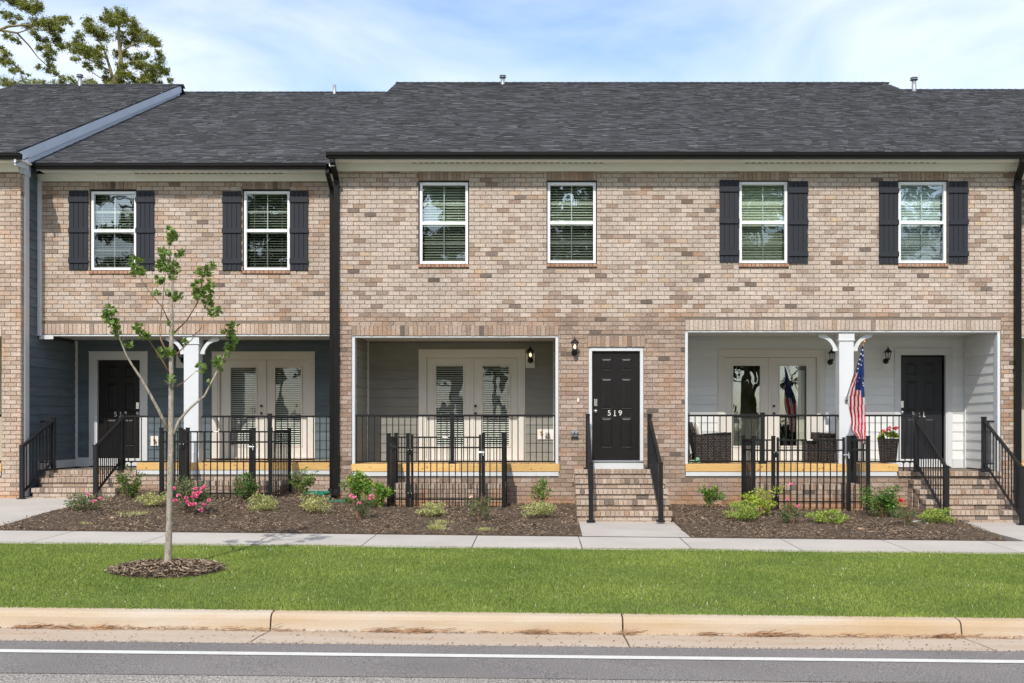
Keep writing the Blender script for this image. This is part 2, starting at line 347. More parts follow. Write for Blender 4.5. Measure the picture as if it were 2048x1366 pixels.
def emis(name, col, st):
    m = bpy.data.materials.new(name); m.use_nodes = True; b = m.node_tree.nodes['Principled BSDF']
    b.inputs['Emission Color'].default_value = (*col, 1); b.inputs['Emission Strength'].default_value = st; b.inputs['Base Color'].default_value = (.8, .7, .5, 1); return m
M_BULB = emis('lit_bulb', (1, .72, .35), 5); M_BULB0 = pm('bulb', (.8, .78, .7), .3)
G_LAMP = glass_mat('lantern_glass', .06, (.93, .93, .92))
def wicker():
    m = pm('wicker', (.030, .022, .020), .5, .1); N = m.node_tree.nodes; L = m.node_tree.links; b = N['Principled BSDF']
    tc = N.new('ShaderNodeTexCoord'); mp = N.new('ShaderNodeMapping'); mp.inputs['Rotation'].default_value = (math.pi/2, 0, 0)
    L.new(tc.outputs['Object'], mp.inputs[0])
    br = N.new('ShaderNodeTexBrick'); br.inputs['Scale'].default_value = 9; br.inputs['Color1'].default_value = (.13, .10, .09, 1); br.inputs['Color2'].default_value = (.05, .036, .032, 1)
    br.inputs['Mortar'].default_value = (.008, .006, .006, 1); br.inputs['Mortar Size'].default_value = .07; br.inputs['Brick Width'].default_value = .5; br.inputs['Row Height'].default_value = .3
    L.new(mp.outputs[0], br.inputs['Vector']); L.new(br.outputs[0], b.inputs['Base Color'])
    bp = N.new('ShaderNodeBump'); bp.inputs['Strength'].default_value = .8; bp.inputs['Distance'].default_value = .01; L.new(br.outputs['Fac'], bp.inputs['Height']); bp.invert = True; L.new(bp.outputs[0], b.inputs['Normal'])
    return m
M_WICK = wicker()

# ------------------------------------------------------------------ ground
def gs(x): return -.0107*max(-24, min(24, x))
YL = [-400, -17.0, -11.91, -10.97, -10.68, -9.93, -9.90, -9.78, -5.4, -4.0, -2.6, -1.3, -.6, 0, .7, 3, 400]
ZL_L = [-2.0, -1.98, -1.87, -1.88, -1.90, -1.93, -1.78, -1.78, -1.70, -1.68, -1.56, -1.43, -1.385, -1.37, -1.38, -1.4, -1.4]
ZL_R = [-2.0, -1.98, -1.87, -1.88, -1.90, -1.93, -1.78, -1.78, -1.70, -1.68, -1.60, -1.52, -1.50, -1.505, -1.5, -1.5, -1.5]
def gz(x, y):
    a = np.interp(y, YL, ZL_L); b = np.interp(y, YL, ZL_R)
    t = min(1, max(0, (x+4.6)/1.6)); t = t*t*(3-2*t)
    return a+(b-a)*t+gs(x)+ZC
def sheet(name, xs, ys, m, dz=0, parent=None, kind='structure', fz=None):
    fz = fz or gz
    b = MB(); nx = len(xs)
    for y in ys:
        for x in xs: b.v.append((x, y, fz(x, y)+dz))
    for j in range(len(ys)-1):
        for i in range(nx-1):
            k = j*nx+i; b.f.append((k, k+1, k+nx+1, k+nx)); b.m.append(0)
    o = b.build(name, m, parent, smooth=True)
    if kind: o['kind'] = kind
    return o
fr = lambda a, b, n: [a+(b-a)*i/n for i in range(n+1)]
XW = [-300, -60, -24]+fr(-16, 16, 32)+[24, 60, 300]
sheet('ground', XW, [-300, -60, -25, -17.3, -17, -11.64, -11.2, -5.4, -4, -2.6, -1.3, 0, 3, 40, 300], M_TURF, 0, fz=lambda x, y: gz(x, y)-(.09 if y <= -17 else .45))
far = sheet('far_verge', XW, [-300, -60, -25, -17.0], M_TURF, .01)
sheet('road', [-300, -60, -24]+fr(-16, 16, 32)+[24, 60, 300], [-17.0, -15, -13.5, -12.5, -11.91], M_ASPH2, .0)
sheet('road', [-300, -60, -24]+fr(-16, 16, 32)+[24, 60, 300], [-11.93, -11.6, -11.3, -11, -10.68], M_ASPH, .004).name = 'road_edge_strip'
ln = sheet('road_line', [-60, -24]+fr(-16, 16, 16)+[24, 60], [-11.25, -11.135], M_PAINT, .009); ln.name = 'lane_line'
# kerb and gutter, cast in lengths
curb = tag(part('kerb', None), kind='structure')
joints = [PX(543, -9.9)-3.36*k for k in range(8, 0, -1)]+[PX(543, -9.9), PX(1245, -9.9), PX(1920, -9.9)]+[PX(1920, -9.9)+3.36*k for k in range(1, 9)]
for a, b_ in zip(joints[:-1], joints[1:]):
    a += .008; b_ -= .008
    prof = [(-10.68, -1.90), (-10.30, -1.913), (-9.955, -1.932), (-9.948, -1.925), (-9.935, -1.88), (-9.925, -1.83), (-9.91, -1.800), (-9.885, -1.785), (-9.85, -1.78), (-9.76, -1.775), (-9.76, -2.05), (-10.68, -2.05)]
    for nm, pf, m in (('kerb_segment', [prof[i] for i in (2, 3, 4, 5, 6, 7, 8, 9, 10)]+[(-9.955, -2.05)], M_CURB), ('gutter_slab', [prof[0], prof[1], (-9.958, -1.932), (-9.958, -2.05), prof[11]], M_GUTC)):
        b = MB(); n = len(pf)
        for x in (a, b_):
            b.v += [(x, y, z+ZC+gs(x)) for y, z in pf]
        b.f.append(tuple(range(n))); b.f.append(tuple(reversed(range(n, 2*n))))
        for i in range(n):
            j = (i+1) % n; b.f.append((i, n+i, n+j, j))
        b.m = [0]*len(b.f)
        me = b.build(nm, m, curb)
# sidewalk slabs
walk = tag(part('sidewalk', None), kind='structure')
sj = [PX(1165, -5.4)+1.53*k for k in range(-12, 13)]
black = {-4, 3}
for i in range(len(sj)-1):
    a, b_ = sj[i]+.006, sj[i+1]-.006
    sheet('slab', [a, (a+b_)/2, b_], [-5.4, -4.7, -4.0], M_CONC, .012, walk, None)
    for (x, k) in ((sj[i], i-11),):
        if (i-12) in (-3, 2): sheet('joint', [x-.012, x+.012], [-5.4, -4.0], M_TAR, .008, walk, None)
    b = MB(); e = .05
    for (x0, x1, y0, y1) in ((a, b_, -5.4, -5.4), (a, b_, -4.0, -4.0)):
        b.face([(x0, y0, gz(x0, y0)+.012), (x1, y1, gz(x1, y1)+.012), (x1, y1, gz(x1, y1)-e), (x0, y0, gz(x0, y0)-e)])
    b.build('slab_edge', M_CONC, walk)
def path_z(za, zb, ya, yb):
    return lambda x, y: za+(zb-za)*(y-ya)/(yb-ya)+gs(x)+ZC
def path(name, corners, zf, n=6, lb=None):
    """corners: near-left, near-right, far-right, far-left as (x,y)"""
    b = MB(); (nl, nr, frr, fl) = corners
    for j in range(n+1):
        t = j/n
        xa, ya = nl[0]+(fl[0]-nl[0])*t, nl[1]+(fl[1]-nl[1])*t; xb, yb = nr[0]+(frr[0]-nr[0])*t, nr[1]+(frr[1]-nr[1])*t
        for s in range(5):
            x = xa+(xb-xa)*s/4; y = ya+(yb-ya)*s/4; b.v.append((x, y, zf(x, y)+.03))
    for j in range(n):
        for i in range(4):
            k = j*5+i; b.f.append((k, k+1, k+6, k+5)); b.m.append(0)
    for j in range(n):                                        # side skirts
        for i in (0, 4):
            k = j*5+i; v0, v1 = b.v[k], b.v[k+5]
            b.face([v0, v1, (v1[0], v1[1], v1[2]-.12), (v0[0], v0[1], v0[2]-.12)])
    return tag(b.build(name, M_CONC, None, True), kind='structure')
P519 = path_z(-1.69, -1.70, -4.0, -1.4)
path('front_path', [(PX(1165, -4), -4.0), (PX(1381, -4), -4.0), (PX(1346, -1.5)+.02, -1.3), (PX(1158, -1.5), -1.3)], P519)
P521 = path_z(-1.69, -1.665, -4.0, -1.1)
path('front_path', [(PX(2030, -4)+.15, -4.0), (12.5, -4.0), (12.0, -1.0), (7.4, -1.0)], P521)
P517 = path_z(-1.69, -1.50, -4.0, 0.2)
path('front_path', [(-13, -4.0), (PX(0, -4)-.25, -4.0), (PX(240, 0), .25), (-11.5, .25)], P517)

# ------------------------------------------------------------------ brick laying
CR = .0829; BL = .2190
class Bricks:
    """lays bricks for one thing; at most 290 full ones become objects, the rest one part"""
    def __init__(s, root, mats): s.root = root; s.mats = mats; s.l = []
    def add(s, x0, x1, z0, z1, y, mi, full=False, side=None): s.l.append((x0, x1, z0, z1, y, mi, full, side))
    def field(s, x0, x1, z0, z1, y, mi, holes=(), phase=0.):
        k0 = round((z0-ZC)/CR); z = ZC+k0*CR; r = k0
        while z < z1-.02:
            a, b_ = z+.006, z+CR-.006
            a2, b2 = max(a, z0), min(b_, z1)
            if b2-a2 > .02:
                iv = [(x0, x1)]
                for (hx0, hx1, hz0, hz1) in holes:
                    ov = min(b2, hz1)-max(a2, hz0)
                    if ov > .3*(b2-a2):
                        nv = []
                        for (p, q) in iv:
                            if hx1 <= p or hx0 >= q: nv.append((p, q)); continue
                            if hx0 > p: nv.append((p, hx0-.004))
                            if hx1 < q: nv.append((hx1+.004, q))
                        iv = nv
                off = phase+(BL/2 if r % 2 else 0)+R.uniform(-.006, .006)
                for (p, q) in iv:
                    k = math.floor((p-off)/BL)
                    while k*BL+off < q:
                        u, v = k*BL+off+.006, (k+1)*BL+off-.006; fu = u >= p and v <= q; u, v = max(u, p), min(v, q)
                        m = mi(u, a) if callable(mi) else mi
                        if v-u > .025:
                            j = R.uniform(-.0015, .0015)
                            s.add(u, v, a2+j, b2+j, y-R.uniform(.006, .011), m, fu and (b2-a2) > CR*.85)
                        k += 1
            z += CR; r += 1
    def soldier(s, x0, x1, z0, z1, y, mi):
        n = max(1, round((x1-x0)/CR)); w = (x1-x0)/n
        for k in range(n):
            s.add(x0+k*w+.005, x0+(k+1)*w-.005, z0+.004+R.uniform(-.002, .002), z1-.005, y-R.uniform(.006, .012), mi)
    def finish(s, limit=290, cx=2.0, cz=0.6):
        full = sorted([i for i, b in enumerate(s.l) if b[6]], key=lambda i: ((s.l[i][0]-cx)**2+(s.l[i][2]-cz)**2))[:limit]
        fs = set(full); b = MB()
        for i, (x0, x1, z0, z1, y, mi, fu, side) in enumerate(s.l):
            if i in fs: continue
            if side is None: b.box(x0, x1, y, y+.03, z0, z1, mi, back=False)
            else: b.box(side-.0, side+.01, x0, x1, z0, z1, mi)
        b.build('brickwork', s.mats, s.root, kind='stuff')
        for i in full:
            x0, x1, z0, z1, y, mi, fu, side = s.l[i]
            w = BL-.012; h = CR-.012
            key = ('brk', s.mats[mi].name)
            if key not in BC:
                q = MB(); q.box(-w/2, w/2, 0, .03, -h/2, h/2); BC[key] = q.mesh('brick', s.mats[mi])
            inst('brick', BC[key], ((x0+x1)/2, y, (z0+z1)/2), (0, R.uniform(-.004, .004), 0), s.root)
def wall_holes(b, x0, x1, z0, z1, holes, y0, y1):
    xs = sorted(set([x0, x1]+[min(max(h[i], x0), x1) for h in holes for i in (0, 1)])); zs = sorted(set([z0, z1]+[min(max(h[i], z0), z1) for h in holes for i in (2, 3)]))
    for j in range(len(zs)-1):
        run = None
        for i in range(len(xs)-1):
            cx, cz = (xs[i]+xs[i+1])/2, (zs[j]+zs[j+1])/2
            solid = not any(h[0] < cx < h[1] and h[2] < cz < h[3] for h in holes)
            if solid and run is None: run = xs[i]
            if (not solid) and run is not None: b.box(run, xs[i], y0, y1, zs[j], zs[j+1]); run = None
        if run is not None: b.box(run, xs[-1], y0, y1, zs[j], zs[j+1])
def H(x0, x1, y0, y1, y): return (PX(x0, y), PX(x1, y), PZ(y1, y), PZ(y0, y))   # pixels -> (x0,x1,zlow,zhigh)

# ------------------------------------------------------------------ siding
def siding_x(root, x0, x1, z0, z1, y, m, holes=(), e=.187):
    """lap boards on a wall facing the street"""
    z = z0
    while z < z1-.01:
        zt = min(z+e, z1); iv = [(x0, x1)]
        for h in holes:
            if min(zt, h[3])-max(z, h[2]) > .02:
                nv = []
                for p, q in iv:
                    if h[1] <= p or h[0] >= q: nv.append((p, q)); continue
                    if h[0] > p: nv.append((p, h[0]))
                    if h[1] < q: nv.append((h[1], q))
                iv = nv
        ex = [(max(x0, h[0]), min(x1, h[1]), max(z, h[3])) for h in holes if z < h[3] < zt-.01 and min(zt, h[3])-max(z, h[2]) > .02]
        for p, q, zq in [(p, q, z) for p, q in iv]+ex:
            if q-p < .03: continue
            if zq > z:
                bx('siding_board', p, q, y-.016, y, zq, zt-.001, m, root); continue
            key = ('sd', round(q-p, 3), round(zt-z, 3), m.name)
            if key not in BC:
                b = MB(); w = q-p; h = zt-z
                b.hexa([(0, -.024, 0), (w, -.024, 0), (w, 0, 0), (0, 0, 0), (0, -.010, h-.001), (w, -.010, h-.001), (w, 0, h-.001), (0, 0, h-.001)]); BC[key] = b.mesh('siding_board', m)
            inst('siding_board', BC[key], (p, y, z), (0, 0, 0), root)
        z += e
def siding_y(root, x, sgn, y0, y1, z0, z1, m, e=.187):
    """lap boards on a wall facing sideways; sgn is the way it faces"""
    z = z0
    while z < z1-.01:
        zt = min(z+e, z1); w = y1-y0; h = zt-z; key = ('sy', round(w, 3), round(h, 3), m.name, sgn)
        if key not in BC:
            b = MB(); a, c = .024*sgn, .010*sgn
            b.hexa([(a, 0, 0), (a, w, 0), (0, w, 0), (0, 0, 0), (c, 0, h-.001), (c, w, h-.001), (0, w, h-.001), (0, 0, h-.001)]); BC[key] = b.mesh('siding_board', m)
        inst('siding_board', BC[key], (x, y0, z), (0, 0, 0), root)
        z += e

# ------------------------------------------------------------------ windows, doors, shutters
def window(root, x0, x1, y0, y1, yp, tilt=35, mb=None, label=None, pitch=.05, low_tilt=None):
    """x0..y1 are photo pixels of the frame; the window stands in the wall at depth yp"""
    mb = mb or M_BLIND
    a, b_, z0, z1 = H(x0, x1, y0, y1, yp); yf = yp+.03
    w = part('window', root, ((a+b_)/2, yf, z0))
    if label: w['label'] = label
    fw = .052; zm = (z0+z1)/2+.0
    bx('frame', a, a+fw, yf, yf+.08, z0, z1, M_VINYL, w, .004); bx('frame', b_-fw, b_, yf, yf+.08, z0, z1, M_VINYL, w, .004)
    bx('frame', a+fw, b_-fw, yf+.001, yf+.081, z1-fw, z1, M_VINYL, w, .004); bx('frame', a+fw, b_-fw, yf-.006, yf+.08, z0, z0+fw, M_VINYL, w, .004)
    bx('meeting_rail', a+fw, b_-fw, yf+.004, yf+.07, zm-.03, zm+.03, M_VINYL, w, .004)
    xc = (a+b_)/2
    for (zl, zh, yy, gm) in ((zm+.03, z1-fw, yf+.045, G_WIN), (z0+fw, zm-.03, yf+.03, G_SCREEN)):
        bx('pane', a+fw, b_-fw, yy, yy+.004, zl, zh, gm, w)
        bx('muntin', xc-.009, xc+.009, yy+.006, yy+.016, zl, zh, M_VINYL, w); zz = (zl+zh)/2
        bx('muntin', a+fw, xc-.009, yy+.006, yy+.016, zz-.008, zz+.008, M_VINYL, w); bx('muntin', xc+.009, b_-fw, yy+.006, yy+.016, zz-.008, zz+.008, M_VINYL, w)
    z = z0+.05
    while z < z1-.04:
        t = math.radians(tilt+R.uniform(-1, 1)); bx('blind_slat', a+fw+.004, b_-fw-.004, yf+.13, yf+.132+.05, z, z+.003, mb, w, rot=(t, 0, 0)); z += pitch
    for q in (.2, .8):
        X = a+(b_-a)*q; bx('blind_cord', X-.002, X+.002, yf+.115, yf+.119, z0+.05, z1-.05, mb, w)
    return w
def shutter(root, x0, x1, y0, y1, yp, sh=0):
    a, b_, z0, z1 = H(x0, x1, y0, y1, yp); yb = yp-.012
    s = part('shutter', root, ((a+b_)/2, yb, z0)); n = 4; w = (b_-a)/n
    for k in range(n): bx('board', a+k*w+.003, a+(k+1)*w-.003, yb-.022, yb, z0, z1, M_SHUT, s, .003)
    bx('backing', a+.01, b_-.01, yb-.008, yb+.004, z0+.01, z1-.01, M_SHUT, s)
    for f in (.115, .50, .885): zc = z1-(z1-z0)*f; bx('batten', a-.006, b_+.006, yb-.045, yb-.022, zc-.05, zc+.05, M_SHUT, s, .004)
def panel(parent, a, b_, z0, z1, y, m, lift=.010, s=.028):
    q = MB(); o = .0
    A = [(a, y, z0), (b_, y, z0), (b_, y, z1), (a, y, z1)]
    g = .012; B = [(a+g, y+.010, z0+g), (b_-g, y+.010, z0+g), (b_-g, y+.010, z1-g), (a+g, y+.010, z1-g)]
    Bo = [(p[0], y-.006, p[2]) for p in A]
    # moulding ring standing proud, then sloping to a raised field
    ring_o = [(a-.008, y-.001, z0-.008), (b_+.008, y-.001, z0-.008), (b_+.008, y-.001, z1+.008), (a-.008, y-.001, z1+.008)]
    ring_i = [(a+.004, y-.010, z0+.004), (b_-.004, y-.010, z0+.004), (b_-.004, y-.010, z1-.004), (a+.004, y-.010, z1-.004)]
    low = [(a+.016, y-.002, z0+.016), (b_-.016, y-.002, z0+.016), (b_-.016, y-.002, z1-.016), (a+.016, y-.002, z1-.016)]
    hi = [(a+.016+s, y-.012, z0+.016+s), (b_-.016-s, y-.012, z0+.016+s), (b_-.016-s, y-.012, z1-.016-s), (a+.016+s, y-.012, z1-.016-s)]
    for U, V in ((ring_o, ring_i), (ring_i, low), (low, hi)):
        for i in range(4): j = (i+1) % 4; q.face([U[i], U[j], V[j], V[i]])
    q.face(hi); return q.build('panel', m, parent)
def number(parent, txt, xc, zc, y, h=.105):
    cu = bpy.data.curves.new('house_number', 'FONT'); cu.body = txt; cu.size = h*1.38; cu.extrude = .003; cu.align_x = 'CENTER'; cu.align_y = 'CENTER'; cu.space_character = 1.45
    to = bpy.data.objects.new('tmp', cu); C.objects.link(to); dg = bpy.context.evaluated_depsgraph_get(); dg.update()
    me = bpy.data.meshes.new_from_object(to.evaluated_get(dg)); bpy.data.objects.remove(to)
    me.materials.clear(); me.materials.append(M_CHROME2)
    for i, o_ in enumerate([0]): o = inst('house_number', me, (xc, y, zc), (math.pi/2, 0, 0), parent)
    for k, ch in enumerate(txt):
        if ch == '1':
            X = xc+(k-1)*h*1.10; bx('number_serif', X-.022, X+.026, y-.004, y-.001, zc-h*.5-.001, zc-h*.5+.010, M_CHROME2, parent)
    return o
M_CHROME2 = pm('number_metal', (.78, .77, .72), .35, .03, 10, metal=.2)
def six_panel(root, x0, x1, y0, y1, yp, m, txt=None, tx=None, ty=None, knob_left=True, lock=True, label=None):
    a, b_, z0, z1 = H(x0, x1, y0, y1, yp); w = b_-a; h = z1-z0
    d = part('door', root, ((a+b_)/2, yp, z0))
    if label: d['label'] = label
    bx('slab', a, b_, yp, yp+.045, z0, z1, m, d)
    for (u0, u1) in ((.185, .415), (.60, .825)):
        for (v0, v1) in ((.062, .175), (.245, .525), (.605, .88)):
            panel(d, a+w*u0, a+w*u1, z1-h*v1, z1-h*v0, yp, m)
    kx = a+.065 if knob_left else b_-.065
    if lock:
        one('deadbolt', M_CHROME, d, lambda b: b.box(kx-.03, kx+.03, yp-.025, yp-.001, z1-h*.50, z1-h*.435))
        one('knob', M_CHROME, d, lambda b: b.blob((kx, yp-.045, z1-h*.545), (.03, .03, .03)), True)
        one('knob_plate', M_CHROME, d, lambda b: b.tube([(kx, yp-.012, z1-h*.545), (kx, yp-.001, z1-h*.545)], .035, 12))
    if txt: number(d, txt, PX(tx, yp), PZ(ty, yp), yp-.006)
    return d
def casing(root, x0, x1, y0, yb, yp, m, fw=.12, floor=None, inner=True, name='door_frame'):
    """flat casing round a door, photo pixels of its outside"""
    a, b_, z0, z1 = H(x0, x1, y0, yb, yp)
    if floor is not None: z0 = floor
    c = part(name, root, ((a+b_)/2, yp, z0))
    bx('side_casing', a, a+fw, yp-.035, yp, z0, z1-fw, m, c, .004); bx('side_casing', b_-fw, b_, yp-.035, yp, z0, z1-fw, m, c, .004); bx('head_casing', a, b_, yp-.036, yp, z1-fw, z1, m, c, .004)
    bx('drip_cap', a-.01, b_+.01, yp-.045, yp, z1+.001, z1+.014, m, c)
    if inner:
        g = .035
        bx('jamb', a+fw, a+fw+g, yp-.02, yp+.08, z0, z1-fw, m, c); bx('jamb', b_-fw-g, b_-fw, yp-.02, yp+.08, z0, z1-fw, m, c); bx('head_jamb', a+fw+g, b_-fw-g, yp-.021, yp+.08, z1-fw-g, z1-fw, m, c)
    return c
def french(root, xo, gl, gr, ast, y0, yg0, yg1, yp, floor, blinds=True, knobx=None, label=None):
    """pair of glazed doors: xo outer casing, gl/gr glass spans, ast centre, in photo pixels at depth yp"""
    casing(root, xo[0], xo[1], y0, 920, yp, M_CREAM, .125, floor)
    a = PX(xo[0], yp)+.165; b_ = PX(xo[1], yp)-.165; xm = PX(ast, yp); zt = PZ(y0, yp)-.165; yd = yp+.03
    zg1, zg0 = PZ(yg0, yp), PZ(yg1, yp)
    for (p, q, g) in ((a, xm-.02, gl), (xm+.02, b_, gr)):
        g0, g1 = PX(g[0], yp), PX(g[1], yp)
        d = part('glazed_door', root, ((p+q)/2, yd, floor+.02))
        if label: d['label'] = label
        bx('stile', p, g0, yd, yd+.045, floor+.03, zt, M_CREAM, d); bx('stile', g1, q, yd, yd+.045, floor+.03, zt, M_CREAM, d)
        bx('top_rail', g0, g1, yd, yd+.045, zg1, zt, M_CREAM, d); bx('bottom_rail', g0, g1, yd, yd+.045, floor+.03, zg0, M_CREAM, d)
        for (u0, u1, v0, v1) in ((g0-.03, g0+.004, zg0-.03, zg1+.03), (g1-.004, g1+.03, zg0-.03, zg1+.03), (g0+.004, g1-.004, zg1-.004, zg1+.03), (g0+.004, g1-.004, zg0-.03, zg0+.004)):
            bx('glass_stop', u0, u1, yd-.014, yd-.0005, v0, v1, M_CREAM, d, .004)
        bx('pane', g0, g1, yd+.012, yd+.016, zg0, zg1, G_BLINDG if blinds else G_DOORG, d)
        if blinds:
            z = zg0+.02
            while z < zg1: bx('blind_slat', g0+.004, g1-.004, yd+.022, yd+.052, z, z+.003, M_BLINDW, d, rot=(math.radians(33), 0, 0)); z += .046
    bx('astragal', xm-.028, xm+.028, yd-.02, yd+.02, floor+.03, zt+.005, M_CREAM, root, .005)
    kx = PX(knobx, yp)
    for py in (812, 826.5):
        one('knob', M_BRONZE, root, lambda b: b.blob((kx, yd-.035, PZ(py, yp)), (.028, .03, .028)), True)
    bx('threshold', a-.02, b_+.02, yp-.06, yp+.05, floor+.001, floor+.028, M_CREAM, root)

# ------------------------------------------------------------------ roof
def roof(root, x0, x1, ye, ze, yr, zr, cut=None, cx=0, extra=True):
    a = math.atan2(zr-ze, yr-ye); ln_ = math.hypot(yr-ye, zr-ze); ca, sa = math.cos(a), math.sin(a)
    rf = part('roof', root, ((x0+x1)/2, ye, ze))
    def deck(b):
        b.hexa([(x0, ye, ze-.02), (x1, ye, ze-.02), (x1, yr, zr-.02), (x0, yr, zr-.02), (x0, ye, ze-.001), (x1, ye, ze-.001), (x1, yr, zr-.001), (x0, yr, zr-.001)])
        yb = 2*yr-ye
        b.hexa([(x0, yr, zr-.02), (x1, yr, zr-.02), (x1, yb, ze-.02), (x0, yb, ze-.02), (x0, yr, zr), (x1, yr, zr), (x1, yb, ze), (x0, yb, ze)])
    one('roof_deck', M_SHING, rf, deck)
    E = .143; rows_ = int(ln_/E)+1; cand = []; V = []
    for r in range(rows_):
        s0 = r*E; x = x0-R.uniform(0, .3)
        while x < x1:
            w = R.choice((.10, .14, .19, .26)); th = R.choice((.006, .012, .016))
            u, v = max(x, x0), min(x+w, x1)
            if v-u > .03: cand.append((r, u, v, s0, th, u == x and v == x+w, w))
            x += w+.004
    full = sorted([i for i, c in enumerate(cand) if c[5]], key=lambda i: (cand[i][0]*.143)**2*4+(cand[i][1]-cx)**2)[:290] if extra else []
    fs = set(full); b = MB()
    for i, (r, u, v, s0, th, ok, w) in enumerate(cand):
        s1 = min(s0+E+.01, ln_)
        if i in fs:
            key = ('shg', w, th)
            if key not in BC:
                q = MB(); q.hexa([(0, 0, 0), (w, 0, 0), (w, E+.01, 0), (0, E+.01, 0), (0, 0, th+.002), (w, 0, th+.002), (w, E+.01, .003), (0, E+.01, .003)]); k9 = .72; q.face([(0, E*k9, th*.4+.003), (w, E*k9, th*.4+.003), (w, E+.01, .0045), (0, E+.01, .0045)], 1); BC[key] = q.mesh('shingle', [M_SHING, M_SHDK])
            inst('shingle', BC[key], (u, ye+ca*s0, ze+sa*s0), (a, 0, 0), rf); continue
        def pt(x, s, n): return (x, ye+ca*s-sa*n, ze+sa*s+ca*n)
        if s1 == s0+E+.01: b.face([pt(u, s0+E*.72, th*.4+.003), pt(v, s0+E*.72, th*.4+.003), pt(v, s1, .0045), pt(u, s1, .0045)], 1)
        k = len(b.v); b.v += [pt(u, s0, 0), pt(v, s0, 0), pt(u, s0, th+.002), pt(v, s0, th+.002), pt(v, s1, .003), pt(u, s1, .003)]
        b.f += [(k, k+1, k+3, k+2), (k+2, k+3, k+4, k+5)]; b.m += [0, 0]
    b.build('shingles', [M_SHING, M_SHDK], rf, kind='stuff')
    def cap(b):
        x = x0
        while x < x1: b.hexa([(x, yr-.15, zr-.045), (x+.19, yr-.15, zr-.045), (x+.19, yr+.15, zr-.06), (x, yr+.15, zr-.06), (x, yr-.14, zr-.025), (x+.19, yr-.14, zr-.03), (x+.19, yr, zr+.02), (x, yr, zr+.03)]); x += .19
    one('ridge_cap', M_SHING, rf, cap)
    return rf
def gutter(root, x0, x1, yo, zt, name='gutter'):
    def g(b):
        prof = [(0, 0), (0, -.015), (.012, -.02), (.012, -.045), (.04, -.075), (.045, -.10), (.12, -.10), (.12, 0), (.105, 0), (.105, -.085), (.055, -.085), (.02, -.04), (.015, 0)]
        n = len(prof)
        for x in (x0, x1): b.v += [(x, yo+p, zt+q) for p, q in prof]
        for i in range(n): j = (i+1) % n; b.f.append((i, n+i, n+j, j)); b.m.append(0)
        b.box(x0, x0+.004, yo+.001, yo+.119, zt-.099, zt-.001); b.box(x1-.004, x1, yo+.001, yo+.119, zt-.099, zt-.001)
    return one(name, M_GUT, root, g)
def eaves(root, x0, x1, yw, zg, gx0=None, gx1=None, vents=()):
    """gutter, soffit and frieze in front of a wall at yw; zg gutter top"""
    gx0 = x0 if gx0 is None else gx0; gx1 = x1 if gx1 is None else gx1
    gutter(root, gx0, gx1, yw-.52, zg)
    bx('fascia', gx0+.01, gx1-.01, yw-.40, yw-.375, zg-.12, zg-.01, M_WHITE, root)
    bx('soffit', gx0+.02, gx1-.02, yw-.374, yw+.0, zg-.10, zg-.085, M_FRZ, root)
    bx('frieze_board', x0, x1, yw-.055, yw+.001, zg-.240, zg-.101, M_FRZ, root, .003)
    bx('frieze_moulding', x0, x1, yw-.085, yw-.056, zg-.135, zg-.102, M_FRZ, root, .006)
    for (a, b_) in vents:
        x = a
        while x < b_: bx('vent_slot', x, x+.075, yw-.13, yw-.10, zg-.104, zg-.1005, M_TAR, root); x += .118
def downspout(root, x, yw, ztop, zbot, w=.10, d=.075, kick=None, off=None, ys=None, name='downspout'):
    b = MB(); yc = yw-.02-d/2
    def pipe(pts, w, d):
        pr = None
        for p in pts:
            q = [Vector((p[0]-w/2, p[1], p[2])), Vector((p[0]+w/2, p[1], p[2]))]
    b.box(x-w/2, x+w/2, yc-d/2, yc+d/2, zbot, ztop)
    for k in (-.25, .0, .25): b.box(x+k*w-.003, x+k*w+.003, yc-d/2-.004, yc-d/2+.001, zbot, ztop)
    o = b.build(name, M_GUT, root)
    return o
def slantbox(b, p, q, w, d, mi=0):
    """rectangular pipe from p to q, w across x-ish, d along the other way"""
    p, q = Vector(p), Vector(q); t = (q-p).normalized(); u = Vector((1, 0, 0)) if abs(t.x) < .7 else Vector((0, 1, 0)); v = t.cross(u).normalized(); u = v.cross(t).normalized()
    A = [p+u*sx*w/2+v*sy*d/2 for sx, sy in ((-1, -1), (1, -1), (1, 1), (-1, 1))]; B = [r+(q-p) for r in A]; b.hexa(A+B, mi)

# ------------------------------------------------------------------ decks, landings, porch rooms
ZD = ZC-.722                   # top of the porch decks
def deck(root, x0, x1, yf, yb, skirt_h=.085):
    d = part('deck', root, ((x0+x1)/2, yf, ZD-.1)); x = x0+.012; W_ = .140
    while x < x1-.03:
        w = min(W_, x1-x); bx('deck_board', x, x+w-.006, yf+.042, yb, ZD-.03+R.uniform(-.001, .001), ZD+R.uniform(-.001, .001), M_DECK, d, .003); x += W_
    X = x0
    cuts = [x0, x0+(x1-x0)*.52, x1]
    for a, b_ in zip(cuts[:-1], cuts[1:]): bx('rim_board', a+.002, b_-.002, yf, yf+.040, ZD-.145, ZD-.002, M_PINE, d, .004)
    def knots(b):
        for k in range(int((x1-x0)*2.2)):
            kx, kz, r = R.uniform(x0+.1, x1-.1), ZD-R.uniform(.03, .12), R.uniform(.008, .018)
            b.tube([(kx, yf-.0008, kz), (kx, yf+.002, kz)], r, 9)
    one('wood_knots', M_KNOT, d, knots)['kind'] = 'stuff'
    bx('skirt_board', x0+.01, x1-.02, yf+.012, yf+.03, ZD-.145-skirt_h, ZD-.147, M_WHITE, d)
    return d
M_KNOT = pm('knot', (.26, .12, .03), .7, .3, 40)
